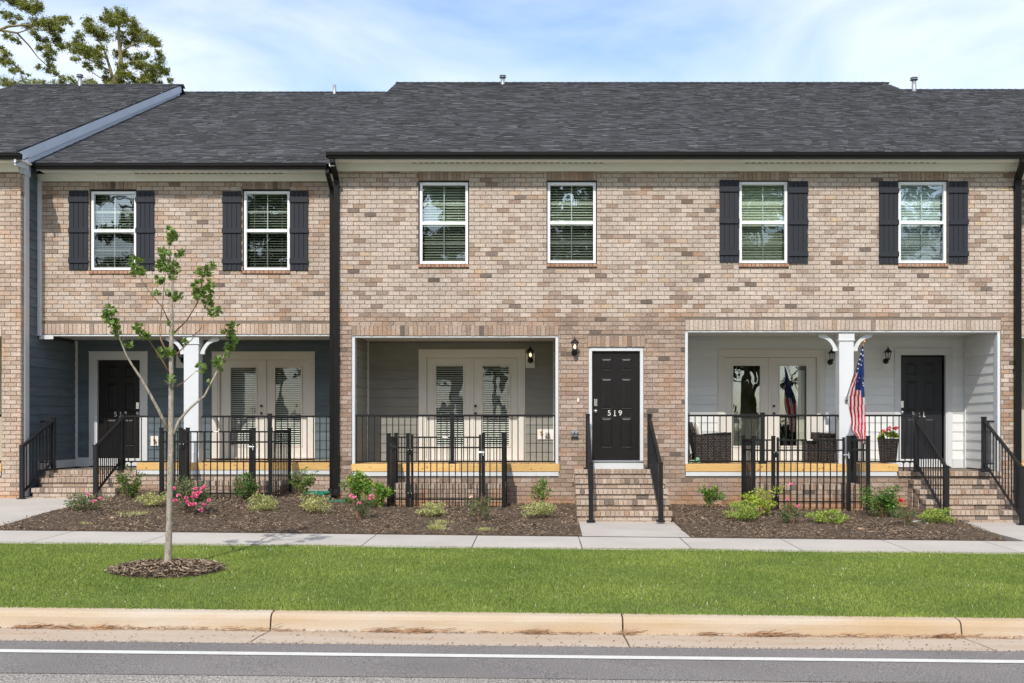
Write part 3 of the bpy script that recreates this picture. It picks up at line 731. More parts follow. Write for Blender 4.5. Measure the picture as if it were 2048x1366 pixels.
def porch_room(root, x0, x1, yf, yb, zl, zfloor, m, holes, left=True, right=True, trim=M_WHITE):
    """walls and ceiling of a recessed porch"""
    one('porch_ceiling', M_WHITE, root, lambda b: b.box(x0-.02, x1+.02, yf+.16, yb+.1, zl+.02, zl+.05))
    siding_x(root, x0, x1, zfloor, zl+.02, yb, m, holes)
    one('porch_back_wall', M_DARK, root, lambda b: wall_holes(b, x0-.1, x1+.1, zfloor-.6, zl+.3, [(h[0]+.06, h[1]-.06, h[2], h[3]-.06) for h in holes], yb+.002, yb+.06))

# ================================================================== 519 / 521, the middle block
T = thing('townhouse', (3, 0, ZC-1.5), 'middle brick townhouse block with the 519 door between two recessed porches', 'townhouse')
zg = PZ(303.5, -.52); zfr = zg-.240
XL, XR = PX(673, 0), PX(2036, 0)
W1 = H(837, 938, 361, 534, 0); W2 = H(1093.5, 1193.5, 361, 533, 0); W3 = H(1477.5, 1577, 361, 533, 0); W4 = H(1796, 1896, 361, 533, 0)
O1 = H(703.5, 1117, 671.5, 951, 0); O2 = H(1370, 2001.5, 661, 951, 0); OD = H(1177, 1287.5, 694, 938, 0)
zb = ZC-1.9
bk = Bricks(T, [M_PALE, M_WARM, M_SILL])
def zone(x, z):
    px = 1075+x*2048/DC; py = 852-(z-ZC)*2048/DC
    if py > 632+R.uniform(-9, 9): return 1 if (px < 1380 or py > 940 or R.random() < .35) else (0 if R.random() < .4 else 1)
    if px < 700: return 1 if R.random() < .12 else 0
    return 1 if R.random() < .08 else 0
S1 = H(703.5, 1117, 650.5, 671.5, 0); S2 = H(1370, 2001.5, 639.5, 661, 0); S3 = H(1175, 1290, 671.5, 694, 0)
SW = [H(a, b_, 343, 361, 0) for a, b_ in ((837, 938), (1093.5, 1193.5), (1477.5, 1577), (1796, 1896))]
holes = [W1, W2, W3, W4, O1, O2, OD, S1, S2, S3]+SW
bk.field(XL, XR, zb, zfr, 0, zone, holes)
bk.field(PX(1796.5, -.03), O2[1]-.002, O2[2]-.01, ZC-.865-.088, -.035, 1)
for s, m in ((S1, 1), (S2, 0), (S3, 1)): bk.soldier(s[0], s[1], s[2], s[3], 0, (lambda: m)() if m != 0 else 0)
for s in SW: bk.soldier(s[0], s[1], s[2], s[3], 0, 1)
for w in (W1, W2, W3, W4): bk.soldier(w[0]-.005, w[1]+.005, w[2]-.01, w[2]+.055, -.022, 2)
bk.finish(290, 1.5, .9)
one('wall_backing', M_MORTAR, T, lambda b: wall_holes(b, XL, XR, zb, zfr+.02, [W1, W2, W3, W4, (O1[0], O1[1], O1[2]+.02, O1[3]), (O2[0], O2[1], O2[2]+.02, O2[3]), OD], 0, .12))
# rooms behind the wall
def rooms(b):
    for (a, c) in ((XL, XL+.1), (XR-.1, XR)): b.box(a, c, .121, 17, zb, zg)
    b.box(XL+.1, XR-.1, 3.6, 3.7, zb, zg); b.box(XL+.1, XR-.1, 1.75, 3.6, 4.0, 4.15)
one('inner_walls', M_DARK, T, rooms)
one('inner_floor', M_DARK, T, lambda b: (b.box(O1[0]-.3, O1[1]+.3, .16, 3.6, O1[3]+.25, O1[3]+.35), b.box(O2[0]-.3, O2[1]+.3, .16, 3.6, O2[3]+.25, O2[3]+.35)))
eaves(T, PX(676, -.05), XR, 0, zg, PX(651.5, -.52), 9.66, [(PX(825, -.1), PX(1200, -.1)), (PX(1490, -.1), PX(1872, -.1))])
one('eaves_return', M_WHITE, T, lambda b: (b.box(XL-.06, PX(676, -.05), -.40, .75, zg-.235, zg-.102), b.box(XR, XR+.12, -.40, .5, zg-.235, zg-.102)))
roof(T, PX(652, -.5), 9.67, -.5, zg+.005, 9.0, (852-165.5)/F*28.5+ZC, cx=2)
window(T, 839, 936, 364, 527.5, 0, 42); window(T, 1095, 1192, 364, 526, 0, 38)
window(T, 1479, 1575.5, 363, 526, 0, 62, M_BLINDG := pm('blind_green', (.68, .72, .58), .6, .04))
window(T, 1797.5, 1894, 363, 526, 0, 66, pm('blind_bluish', (.80, .86, .90), .6, .04))
for (a, b_, c, d) in ((1438.5, 1477.5, 360.5, 525), (1576, 1615, 363, 527), (1757, 1796, 363, 528), (1896, 1935, 363, 527)): shutter(T, a, b_, c, d, 0)
# 519 porch
YB = 1.55
pz = O1[3]
fd = PZ(921, YB)
h1 = (PX(838, YB), PX(1050, YB), fd-.05, PZ(700.5, YB))
a1, b1 = O1[0]+.035, O1[1]-.035
porch_room(T, a1, b1, 0, YB, pz, ZD, M_TAUPE, [h1])
siding_y(T, a1, 1, .18, YB-.09, ZD, pz+.02, M_TAUPE); siding_y(T, b1, -1, .18, YB-.09, ZD, pz+.02, M_TAUPE)
for s, xx in ((1, a1), (-1, b1)):
    bx('corner_board', xx, xx+.045*s, YB-.09, YB-.026, ZD, pz+.02, M_WHITE, T)
    bx('side_jamb', xx-.034*s, xx+.022*s, .012, .17, ZD, pz-.035, M_WHITE, T, .004)
bx('porch_beam_trim', O1[0]+.002, O1[1]-.002, .01, .175, pz-.034, pz+.02, M_WHITE, T, .003)
one('porch_side_wall', M_DARK, T, lambda b: (b.box(a1-.12, a1-.002, .125, YB+.06, zb, pz+.3), b.box(b1+.002, b1+.12, .125, YB+.06, zb, pz+.3)))
deck(T, O1[0]-.005, O1[1]+.02, -.035, YB-.03)
french(T, (837.5, 1050.5), (872, 926.5), (965, 1018), 944.5, 700, 731.5, 892, YB, fd, True, 951)
mb_ = bx('mounting_block', PX(1051.5, YB), PX(1070, YB), YB-.05, YB, PZ(736, YB), PZ(707, YB), M_WHITE, T, .003)
bx('utility_plate', PX(1075, YB), PX(1110, YB), YB-.045, YB, PZ(879, YB), PZ(858.5, YB), M_PLATE, T, .004)
bx('utility_plate', PX(310-7.5, 2.32), PX(318, 2.32), 2.32-.045, 2.32, PZ(892, 2.32), PZ(872, 2.32), M_PLATE, T, .004)
# 519 door in the brick
c = part('door_frame', T, ((OD[0]+OD[1])/2, 0, OD[2]))
bx('side_casing', OD[0]+.003, OD[0]+.068, .02, .13, OD[2]+.16, OD[3]-.075, M_WHITE, c, .004); bx('side_casing', OD[1]-.068, OD[1]-.003, .02, .13, OD[2]+.16, OD[3]-.075, M_WHITE, c, .004)
bx('head_casing', OD[0]+.003, OD[1]-.003, .02, .131, OD[3]-.075, OD[3]-.003, M_WHITE, c, .004)
bx('threshold', OD[0]+.003, OD[1]-.003, -.02, .13, OD[2]+.135, OD[2]+.162, M_STEEL, c, .003); bx('sill_board', OD[0]+.003, OD[1]-.003, .004, .13, OD[2]-.03, OD[2]+.133, M_WHITE, c, .003)
six_panel(T, 1184.5, 1280, 703, 921.5, .075, M_DOOR, '519', 1229.5, 826.5, True, True)
# doorbell and outlet
one('doorbell', M_PLATE, T, lambda b: b.box(PX(1154.5, 0), PX(1158, 0), -.025, -.008, PZ(804, 0), PZ(796.5, 0)))
def outlet(b):
    a, d, e, f = PX(1142, 0), PX(1156, 0), PZ(874, 0), PZ(861, 0)
    b.box(a+.01, d-.01, -.03, -.008, e, f); b.box(a, d, -.085, -.03, f-.03, f); b.box(a-.004, d+.004, -.09, -.03, e+.015, e+.025)
    b.blob((a+.035, -.07, (e+f)/2+.015), (.028, .025, .035)); b.blob((d-.035, -.07, (e+f)/2+.015), (.028, .025, .035))
one('outlet_cover', M_STEEL, T, outlet)
def outlet2(b):
    a, e = PX(1095, YB), PZ(868, YB); b.blob((a, YB-.075, e), (.045, .03, .04)); b.box(a-.05, a+.05, YB-.10, YB-.045, e-.05, e-.03)
one('outlet_cover', M_STEEL, T, outlet2)
one('water_tap', pm('brass', (.45, .26, .08), .4, .2, metal=.8), T, lambda b: (b.tube([P(1083, 866, YB-.046), P(1083, 866, YB-.11)], .013), b.tube([P(1083, 866, YB-.10), P(1083, 872, YB-.12)], .012), b.blob(P(1083, 864, YB-.10), (.028, .01, .028))))
# 521 porch
pz2 = O2[3]; a2, b2 = O2[0]+.03, O2[1]-.03
h2 = (PX(1436, YB), PX(1649, YB), fd-.05, PZ(699, YB)); h3 = (PX(1789, YB), PX(1902, YB), ZC-1.0, PZ(697.5, YB))
ZL = ZC-.865                  # brick landing
porch_room(T, a2, b2, 0, YB, pz2, ZL, M_WSID, [h2, h3])
siding_y(T, a2, 1, .18, YB-.09, ZD, pz2+.02, M_WSID); siding_y(T, b2, -1, .18, YB-.09, ZL+.02, pz2+.02, M_WSID)
for s, xx, zz in ((1, a2, ZD), (-1, b2, ZL)):
    bx('corner_board', xx, xx+.045*s, YB-.09, YB-.026, zz, pz2+.02, M_WHITE, T)
    bx('side_jamb', xx-.029*s, xx+.026*s, .012, .17, zz, pz2-.035, M_WHITE, T, .004)
bx('porch_beam_trim', O2[0]+.002, O2[1]-.002, .01, .175, pz2-.034, pz2+.02, M_WHITE, T, .003)
one('porch_side_wall', M_DARK, T, lambda b: (b.box(a2-.12, a2-.002, .125, YB+.06, zb, pz2+.3), b.box(b2+.002, b2+.12, .125, YB+.06, zb, pz2+.3)))
XE = PX(1796.5, -.03)
deck(T, O2[0]+.002, XE, -.035, YB-.03)
french(T, (1435.5, 1650), (1466.5, 1521), (1560, 1614), 1541, 699, 731, 892, YB, fd, False, 1548)
casing(T, 1788, 1904, 697, 920, YB, M_WHITE, .10, ZL+.02)
six_panel(T, 1797, 1884, 713.5, 917, YB+.02, M_DOORB, '521', 1837, 829, True, True)
bx('door_riser', PX(1796, YB), PX(1886, YB), YB-.03, YB+.02, ZL+.02, PZ(918, YB+.02), M_WHITE, T)
bx('baseboard', PX(1904.5, YB), b2-.05, YB-.034, YB-.026, ZL+.005, ZL+.19, M_WHITE, T)
bx('curtain', PX(1596, YB), PX(1612, YB), YB+.12, YB+.14, fd+.05, PZ(740, YB), M_CUSH, T); bx('interior_panel', PX(1466, YB), PX(1521, YB), YB+.10, YB+.12, fd+.05, PZ(827, YB), pm('panel_grey', (.09, .095, .09), .8, .2, 20), T)
# landing under the 521 door: rowlock edge and brick face
def landing_pieces(root, x0, x1, yf, yb, ztop):
    n = round((x1-x0)/CR); w = (x1-x0)/n
    for k in range(n): bx('brick', x0+k*w+.004, x0+(k+1)*w-.004, yf-.012, yf+.19, ztop-.085, ztop+R.uniform(-.001, .001), M_ROW, root)
    one('landing_slab', M_MORTAR, root, lambda b: b.box(x0, x1, yf+.05, yb, ztop-.3, ztop-.006))
# ================================================================== steps
def steps(label, x0, x1, edges, yb, ground, name='brick_steps', top_y=0):
    """edges: list of (front y, tread height) from the top step down"""
    s = thing(name, ((x0+x1)/2, edges[-1][0], ground), label, 'steps', 'brick front steps'); core = MB()
    for i, (yf, zt) in enumerate(edges):
        yback = yb if i == 0 else edges[i-1][0]
        zlow = edges[i+1][1] if i+1 < len(edges) else ground
        core.box(x0+.012, x1-.012, yf+.020, yback-.003+.02, min(zlow, ground)-.1 if i == len(edges)-1 else zlow-.02, zt-.012)
        w0 = x0-.012; n = round((x1-x0+.024)/CR); w = (x1-x0+.024)/n; dep = min(.195, yback-yf+.02)
        for k in range(n): bx('brick', w0+k*w+.004, w0+(k+1)*w-.004, yf-.022, yf-.022+dep, zt-.080, zt+R.uniform(-.0015, .0015), M_ROW, s, rot=(0, 0, 0))
        zc = zt-.087; x = x0-(BL/2 if i % 2 else 0)
        while zc > zlow+.02:
            lo = max(zc-.077, zlow+.003)
            while x < x1:
                u, v = max(x, x0)+.004, min(x+BL, x1)-.004
                if v-u > .03: bx('brick', u, v, yf+.009+R.uniform(0, .003), yf+.09, lo, zc, M_ROW, s)
                x += BL
            zc -= .083; x = x0-(0 if i % 2 else BL/2)
        for sx, xx in ((-1, x0), (1, x1)):                       # side faces
            zz = zt-.087; r = 0
            while zz > ground-.1:
                y = yf+.094-(BL*.5 if r % 2 else 0)
                while y < yback-.02:
                    u, v = max(y, yf+.094)+.005, min(y+BL, yback)-.005
                    if v-u > .02: bx('brick', xx+.001 if sx < 0 else xx-.03, xx+.03 if sx < 0 else xx-.001, u, v, zz-.074, zz, M_ROW, s)
                    y += BL
                zz -= .083; r += 1
    core.build('step_core', [M_MORTAR, M_ROW], s); return s
E5 = lambda y0, zs: [(y0-.3*i, z+ZC) for i, z in enumerate(zs)]
steps('brown brick steps up to the 519 door, flush with the front wall', .70, 2.36, E5(-.3, [-.812, -.982, -1.155, -1.331, -1.502]), -.012, ZC-1.70)
s521 = steps('brown brick steps up to the 521 entry, beside the red flowering bush', 7.04, 8.62, E5(-.35, [-1.01, -1.174, -1.34, -1.506]), -.012, ZC-1.74)
landing_pieces(T, XE+.0, O2[1]-.002, -.04, YB+.02, ZL)
bx('deck_end_board', XE-.04, XE-.002, -.03, YB-.04, ZD-.145, ZD-.032, M_PINE, T)
# ================================================================== 517, blue-grey porch
T7 = thing('townhouse', (-6.8, .7, ZC-1.4), 'set-back brick townhouse with blue-grey porch and the 517 door', 'townhouse')
Y7 = .70; zg7 = PZ(325.5, Y7-.52); zf7 = zg7-.240; YB7 = 2.32
XA, XB = -9.84, XL-.005
WA = H(179.5, 273, 378.5, 547, Y7); WB = H(485.5, 580.5, 378, 546.5, Y7)
zs7 = PZ(668.5, Y7); zs7t = PZ(647, Y7)
b7 = Bricks(T7, [M_PEACH, M_PALE, M_WARM, M_SILL])
hol7 = [WA, WB, (XA, XB, ZC-.96, zs7t), H(179.5, 273, 360, 379, Y7), H(485.5, 580.5, 360, 379, Y7)]
b7.field(XA+.01, XB, ZC-1.6, zf7, Y7, lambda x, z: 0 if z > 2.0 and R.random() < .5 else (1 if z > 2.0 else 0), hol7, .07)
b7.soldier(XA+.01, XB, zs7, zs7t, Y7, 0)
b7.field(-9.61, PX(272.5, Y7-.04), ZC-1.2, ZC-.868-.088, Y7-.02, 0)
for w in (WA, WB):
    b7.soldier(w[0], w[1], PZ(378.5, Y7), PZ(360.5, Y7), Y7, 2); b7.soldier(w[0]-.005, w[1]+.005, w[2]-.01, w[2]+.055, Y7-.022, 3)
b7.finish(290, -6, 1.0)
one('wall_backing', M_MORTAR, T7, lambda b: wall_holes(b, XA, XB, ZC-1.9, zf7+.02, [WA, WB, (XA, XB, ZC-.94, zs7)], Y7, Y7+.12))
one('inner_walls', M_DARK, T7, lambda b: (b.box(XA+.05, XB-.02, 4.6, 4.7, ZC-1.9, zg7), b.box(XA+.05, XB-.02, 2.5, 4.6, 4.0, 4.15), b.box(XA+.02, XB-.02, Y7+.14, 4.6, zs7+.24, zs7+.34)))
eaves(T7, PX(75, Y7-.05), XB, Y7, zg7, PX(66, Y7-.52), PX(652, Y7-.52), [(PX(270, .6), PX(560, .6))])
roof(T7, -9.84, PX(652, -.5)-.002, Y7-.5, zg7+.005, 9.0, (852-184.5)/F*28.5+ZC, cx=-6)
bx('corner_board', XA+.02, XA+.075, Y7-.10, Y7-.012, PZ(672, Y7), zf7, M_WHITE, T7, .003)
bx('corner_return', XA+.028, XA+.30, Y7-.03, Y7-.012, PZ(678.5, Y7), PZ(670.5, Y7), M_WHITE, T7)
window(T7, 181, 272, 382, 540, Y7, 20); window(T7, 487, 579, 381.5, 540, Y7, 20)
for (a, b_, c, d) in ((139, 177.5, 382, 540), (273, 309.5, 382.5, 541), (445.6, 483.5, 383, 541), (580.5, 617, 382.5, 541)): shutter(T7, a, b_, c, d, Y7)
fd7 = ZC-.69
g1 = (PX(425, YB7), PX(630, YB7), fd7-.05, PZ(705, YB7)); g2 = (PX(180, YB7), PX(295, YB7), ZC-1.0, PZ(705, YB7))
ZL7 = ZC-.868
porch_room(T7, XA+.02, XB-.03, Y7, YB7, zs7, ZL7, M_BLUE, [g1, g2])
siding_y(T7, XB-.03, -1, Y7+.18, YB7-.02, ZD, zs7+.02, M_BLUE)
one('porch_side_wall', M_DARK, T7, lambda b: b.box(XB-.028, XB, Y7+.13, YB7+.06, ZC-1.9, zs7+.3))
bx('porch_beam_trim', XA+.04, XB-.002, Y7+.01, Y7+.175, zs7-.036, zs7+.02, M_WHITE, T7, .003)
XD7 = PX(272.5, Y7-.04)
deck(T7, XD7, XB-.002, Y7-.035, YB7-.03)
landing_pieces(T7, -9.61, XD7, Y7-.02, YB7+.02, ZL7)
one('landing_side', M_MORTAR, T7, lambda b: b.box(XA+.03, -9.612, Y7+.01, YB7, ZC-1.6, ZL7-.02))
bx('deck_end_board', XD7+.002, XD7+.04, Y7-.03, YB7-.04, ZD-.145, ZD-.032, M_PINE, T7)
casing(T7, 179, 296, 704, 920, YB7, M_WHITE, .135, ZL7+.02)
six_panel(T7, 198.8, 282, 720, 915.5, YB7+.02, M_DOOR, '517', 241, 829, False, True)
bx('door_riser', PX(197, YB7), PX(283, YB7), YB7-.03, YB7+.02, ZL7+.02, PZ(916.5, YB7+.02), M_WHITE, T7)
french(T7, (424.5, 630.5), (460.5, 511), (549.5, 601.5), 530, 704.5, 735, 891, YB7, fd7, True, 522.5)
bx('baseboard', XA+.06, PX(180, YB7), YB7-.034, YB7-.026, ZL7+.005, ZL7+.2, M_WHITE, T7)
bx('mounting_block', PX(353.5, YB7), PX(372, YB7), YB7-.05, YB7, PZ(736, YB7), PZ(706, YB7), M_WHITE, T7, .003)
one('water_tap', MT['brass'], T7, lambda b: (b.tube([P(309, 882, YB7-.046), P(309, 882, YB7-.11)], .013), b.tube([P(309, 882, YB7-.10), P(309, 888, YB7-.12)], .012), b.blob(P(309, 880, YB7-.10), (.03, .01, .03))))
steps('low brick steps up to the 517 entry, leftmost in the row', -9.64, -8.06, [(Y7-.32, ZC-1.015), (Y7-.66, ZC-1.186)], Y7-.012, ZC-1.44)
# ================================================================== 515, at the left edge
T5 = thing('townhouse', (-11.5, 0, ZC-1.4), 'left-edge brick townhouse whose white rake board overlaps the lower roof', 'townhouse')
zg5 = PZ(305, -.52); zf5 = zg5-.240; X5 = -9.84
b5 = Bricks(T5, [M_PEACH])
O5 = H(-330, 3.5, 673, 951, 0); S5 = H(-330, 3.5, 651, 673, 0)
b5.field(-13.2, X5, ZC-1.75, zf5, 0, 0, [O5, S5], .045); b5.soldier(S5[0], S5[1], S5[2], S5[3], 0, 0)
z = ZC-1.75
k = 0
while z < zf5-.02:
    b5.add(.006, .10, z+.005, min(z+CR-.005, zf5), 0, 0, False, X5-.002); z += CR; k += 1
b5.finish(290, -10.2, 2.5)
one('wall_backing', M_MORTAR, T5, lambda b: wall_holes(b, -13.2, X5, ZC-1.95, zf5+.02, [O5], 0, .12))
one('side_wall', M_DARK, T5, lambda b: b.box(X5-.12, X5-.001, .12, 16, ZC-1.95, zg5+.2))
bx('corner_board', X5-.0, X5+.03, .102, .27, ZC-1.35, zg5-.11, M_WHITE, T5, .003)
siding_y(T5, X5, 1, .272, 2.31, ZL7+.16, zs7-.05, M_BLUE)
z = zs7-.05
siding_y(T5, X5, 1, .272, .62, zs7-.05, zg5-.05, M_BLUE)
siding_y(T5, X5, 1, .272, .66, ZC-1.35, ZL7+.16, M_BLUE)
bx('side_baseboard', X5+.001, X5+.028, .66, 2.28, ZL7+.003, ZL7+.165, M_WHITE, T5)
bx('corner_board', X5+.003, X5+.06, YB7-.06, YB7-.025, ZL7+.01, zs7+.0, M_WHITE, T5)
def gable(b):
    za = zg5; b.prism
    yr, zr = 8.4, (852-170)/F*27.9+ZC
    b.v += [(X5-.1, .3, zg5-.1), (X5-.001, .3, zg5-.1), (X5-.1, 16.5, zg5-.1), (X5-.001, 16.5, zg5-.1), (X5-.1, yr, zr-.1), (X5-.001, yr, zr-.1)]
    b.f += [(1, 3, 5), (0, 4, 2), (0, 1, 5, 4), (2, 4, 5, 3)]; b.m += [0]*4
one('gable_wall', M_BLUE, T5, gable)
eaves(T5, -13.2, X5-.02, 0, zg5, -13.4, PX(38.5, -.52))
yr5, zr5 = 8.4, (852-169.5)/F*27.9+ZC
roof(T5, -14.2, -9.70, -.5, zg5+.005, yr5, zr5, cx=-10)
def rake(b, x0, x1, d0, d1):
    sl = (zr5-zg5)/(yr5+.5); p = []
    for y in (-.46, yr5): z = zg5+.01+(y+.5)*sl; p.append((y, z-d0, z-d1))
    (ya, ta, la), (yb_, tb, lb) = p
    b.hexa([(x0, ya, la), (x1, ya, la), (x1, yb_, lb), (x0, yb_, lb), (x0, ya, ta), (x1, ya, ta), (x1, yb_, tb), (x0, yb_, tb)])
M_RAKE = pm('rake_paint', (.60, .64, .72), .45, .05, 2)
one('rake_board', M_RAKE, T5, lambda b: rake(b, -9.735, -9.70, .01, .22)); M_RAKE2 = None
def rake2(b):
    sl = (zr5-zg5)/(yr5+.5); za = zg5+.01+.46*sl*0; y0, y1 = -.46, .02; zA = zg5+.01+(y0+.5)*sl; zB = zg5+.01+(y1+.5)*sl; x0, x1 = -9.80, -9.742
    yr, zr = yr5, zg5+.01+(yr5+.5)*sl
    b.hexa([(x0, y1, zB-.36), (x1, y1, zB-.36), (x1, yr, zr-.36), (x0, yr, zr-.36), (x0, y1, zB-.17), (x1, y1, zB-.17), (x1, yr, zr-.17), (x0, yr, zr-.17)])
    b.hexa([(-9.735, y0, zA-.24), (-9.70, y0, zA-.24), (-9.70, y1, zB-.44), (-9.735, y1, zB-.44), (-9.735, y0, zA-.20), (-9.70, y0, zA-.20), (-9.70, y1, zB-.20), (-9.735, y1, zB-.20)])
one('rake_board', M_RAKE, T5, rake2)
def ret(b):
    b.box(-9.86, -9.80, -.018, .30, zg5-.26, zg5+.05)
one('cornice_return', M_RAKE, T5, ret)
one('porch_side_wall', M_BSID, T5, lambda b: (b.box(-12.2, O5[1]+.08, 1.5, 1.6, ZC-1.6, O5[3]+.2), b.box(O5[1]+.02, O5[1]+.09, .125, 1.5, ZC-1.0, O5[3]+.2), b.box(-12.2, O5[1], .13, 1.5, O5[3]+.02, O5[3]+.06)))
deck(T5, -12.2, O5[1]+.006, -.035, 1.47)
# ================================================================== 523, at the right edge
T3 = thing('townhouse', (11, .6, ZC-1.6), 'sliver of brick townhouse beyond the right downspout', 'townhouse')
Y3 = .6; zg3 = PZ(322, Y3-.52); zf3 = zg3-.24
b3 = Bricks(T3, [M_PEACH, M_WARM])
O3 = (XR-.1, 12.8, ZC-.95, PZ(672, Y3)); S3_ = (XR-.1, 12.8, PZ(672, Y3), PZ(650, Y3))
b3.field(XR+.003, 13.2, ZC-1.9, zf3, Y3, lambda x, z: 1 if R.random() < .2 else 0, [O3, S3_], .1); b3.soldier(XR+.003, 12.8, S3_[2], S3_[3], Y3, 0); b3.finish(290, 9.6, 3)
one('wall_backing', M_MORTAR, T3, lambda b: wall_holes(b, XR+.003, 13.2, ZC-1.95, zf3+.02, [O3], Y3, Y3+.12))
eaves(T3, XR+.13, 13.2, Y3, zg3, XR+.52, 13.4)
roof(T3, 9.672, 14, Y3-.5, zg3+.005, 9.0, (852-179.5)/F*28.5+ZC, cx=10, extra=False)
one('porch_side_wall', M_BSID, T3, lambda b: (b.box(XR, 12.8, 2.0, 2.1, ZC-1.9, O3[3]+.2), b.box(XR, 12.8, Y3+.13, 2.0, O3[3]+.02, O3[3]+.06)))
bx('porch_beam_trim', XR+.01, 12.8, Y3+.01, Y3+.17, O3[3]-.035, O3[3]+.02, M_WHITE, T3)
deck(T3, XR+.01, 12.8, Y3-.035, 1.97)

# ================================================================== columns with brackets
def column(root, x0, x1, ytop, yp, sidew=.25, bl=None, br=None, bb=None):
    a, b_ = PX(x0, yp), PX(x1, yp); zt = PZ(ytop, yp); c = part('porch_column', root, ((a+b_)/2, yp, ZD))
    bx('shaft', a, b_, yp, yp+sidew, ZD, zt-.14, M_WHITE, c, .004); bx('capital', a-.012, b_+.012, yp-.012, yp+sidew+.012, zt-.14, zt, M_WHITE, c, .004); bx('capital_band', a-.02, b_+.02, yp-.02, yp+sidew+.02, zt-.15, zt-.135, M_WHITE, c)
    bx('base', a-.012, b_+.012, yp-.012, yp+sidew+.012, ZD+.001, ZD+.20, M_WHITE, c, .004)
    for s, X in ((-1, a-.013), (1, b_+.013)):
        w, h = .37, .34; poly = [(0, 0), (w, 0), (w, -.055), (w-.03, -.085), (w-.09, -.095)]
        for k in range(9):
            t = k/8*math.pi/2; poly.append((w-.10-(w-.20)*math.sin(t), -.10-(h-.16)*(1-math.cos(t))))
        poly += [(.10, -h+.03), (.07, -h), (0, -h), (0, -.30), (.05, -.28)]
        # inner cut gives the spandrel its opening
        for k in range(6):
            t = k/5*math.pi/2; poly.append((.055+(w-.24)*(1-math.cos(t)), -.26+.20*math.sin(t)))
        outer = [(0, 0)]
        # build as an arc-shaped strip
        top = [(0.0, -h), (.0, -.30), (.012, -.27), (.05, -.20), (.10, -.13), (.16, -.07), (.22, -.025), (.26, 0), (w, 0)]
        bot = [(.075, -h), (.085, -.32), (.085, -.285), (.105, -.235), (.14, -.18), (.19, -.13), (.25, -.10), (.31, -.09), (w, -.06)]
        b = MB()
        for i in range(len(top)-1):
            q = [top[i], bot[i], bot[i+1], top[i+1]]; y0, y1 = yp+.07, yp+.13
            pts = [(X+s*u, y, zt-.005+v) for y in (y0, y1) for u, v in q]; k = len(b.v); b.v += pts
            b.f += [(k, k+1, k+2, k+3), (k+7, k+6, k+5, k+4), (k, k+3, k+7, k+4), (k+1, k+5, k+6, k+2)]; b.m += [0]*4
        b.build('bracket', M_WHITE, c)
    return c
column(T7, 367.5, 397, 673, Y7+.05)
column(T, 1678.5, 1707.5, 665.5, .05)
for root, y, xs in ((T7, Y7+.05, (367.5, 397)),):
    pass
# ================================================================== downspouts (parts of their houses)
def spout(root, x, yw, ztop, zbot, gut_y, gx, w, d, side=False):
    b = MB(); yc = yw-.03-d/2
    b.box(x-w/2, x+w/2, yc-d/2, yc+d/2, zbot, ztop-.30)
    for k in (-.28, 0, .28): b.box(x+k*w-.004, x+k*w+.004, yc-d/2-.004, yc-d/2+.001, zbot, ztop-.30)
    slantbox(b, (x, yc, ztop-.305), (gx, gut_y, ztop-.06), w*.98, d); b.box(gx-w*.49, gx+w*.49, gut_y-d/2, gut_y+d/2, ztop-.08, ztop)
    o = b.build('downspout', M_GUT, root)
    for zz in (ztop-.45, (zbot+ztop)/2-.6, zbot+.45): bx('strap', x-w/2-.012, x+w/2+.012, yc-d/2-.006, yw-.01, zz, zz+.022, M_GUT, root)
    return o, yc
xs_ = PX(672.3, -.1); o, yc = spout(T, xs_, 0, zg-.10, PZ(981, -.08), -.42, xs_-.01, .095, .075)
def elbow_front(b):
    slantbox(b, (xs_, yc, PZ(980, -.08)), (xs_, yc-.10, PZ(990, -.1)), .095, .075); slantbox(b, (xs_, yc-.085, PZ(988, -.1)), (xs_-.015, yc-.20, PZ(996, -.2)+.02), .115, .075)
one('downspout_elbow', M_GUT, T, elbow_front)
x7 = PX(662.5, Y7-.1); o, yc7 = spout(T7, x7, Y7, zg7-.10, PZ(978, Y7-.1), Y7-.42, x7-.01, .075, .06)
def elbow_side(b):
    p = [P(662.5, 977, Y7-.08), P(659, 984, Y7-.09), P(653, 988.5, Y7-.1), P(646.5, 990, Y7-.11)]
    for i in range(3): slantbox(b, p[i], p[i+1]+(p[i+1]-p[i])*.12, .075, .075)
one('downspout_elbow', M_GUT, T7, elbow_side)
x9 = PX(2036.8, -.1); spout(T, x9, 0, zg-.10, PZ(1030, -.08), -.42, PX(2046, -.4), .115, .08)
def splash(px, py, y, rz, label, sc=1.0):
    g = gz(PX(px, y), y)
    t = thing('splash_block', (PX(px, y), y, g), label, 'splash block', 'green splash blocks by the downspouts', rz)
    o = one('tray', M_GREENP, None, lambda b: (b.box(-.13*sc, .13*sc, -.22*sc, .22*sc, .012, .03), b.box(-.15*sc, -.13*sc, -.22*sc, .22*sc, .012, .085), b.box(.13*sc, .15*sc, -.22*sc, .22*sc, .012, .085), b.box(-.15*sc, .15*sc, -.235*sc, -.22*sc, .012, .05)))
    o.parent = t; return t
splash(675, 1004, -.45, .12, 'green plastic splash block right under the thick downspout outlet')
splash(632, 998, Y7-.45, 1.35, 'green plastic splash block half hidden left of the downspout pair')
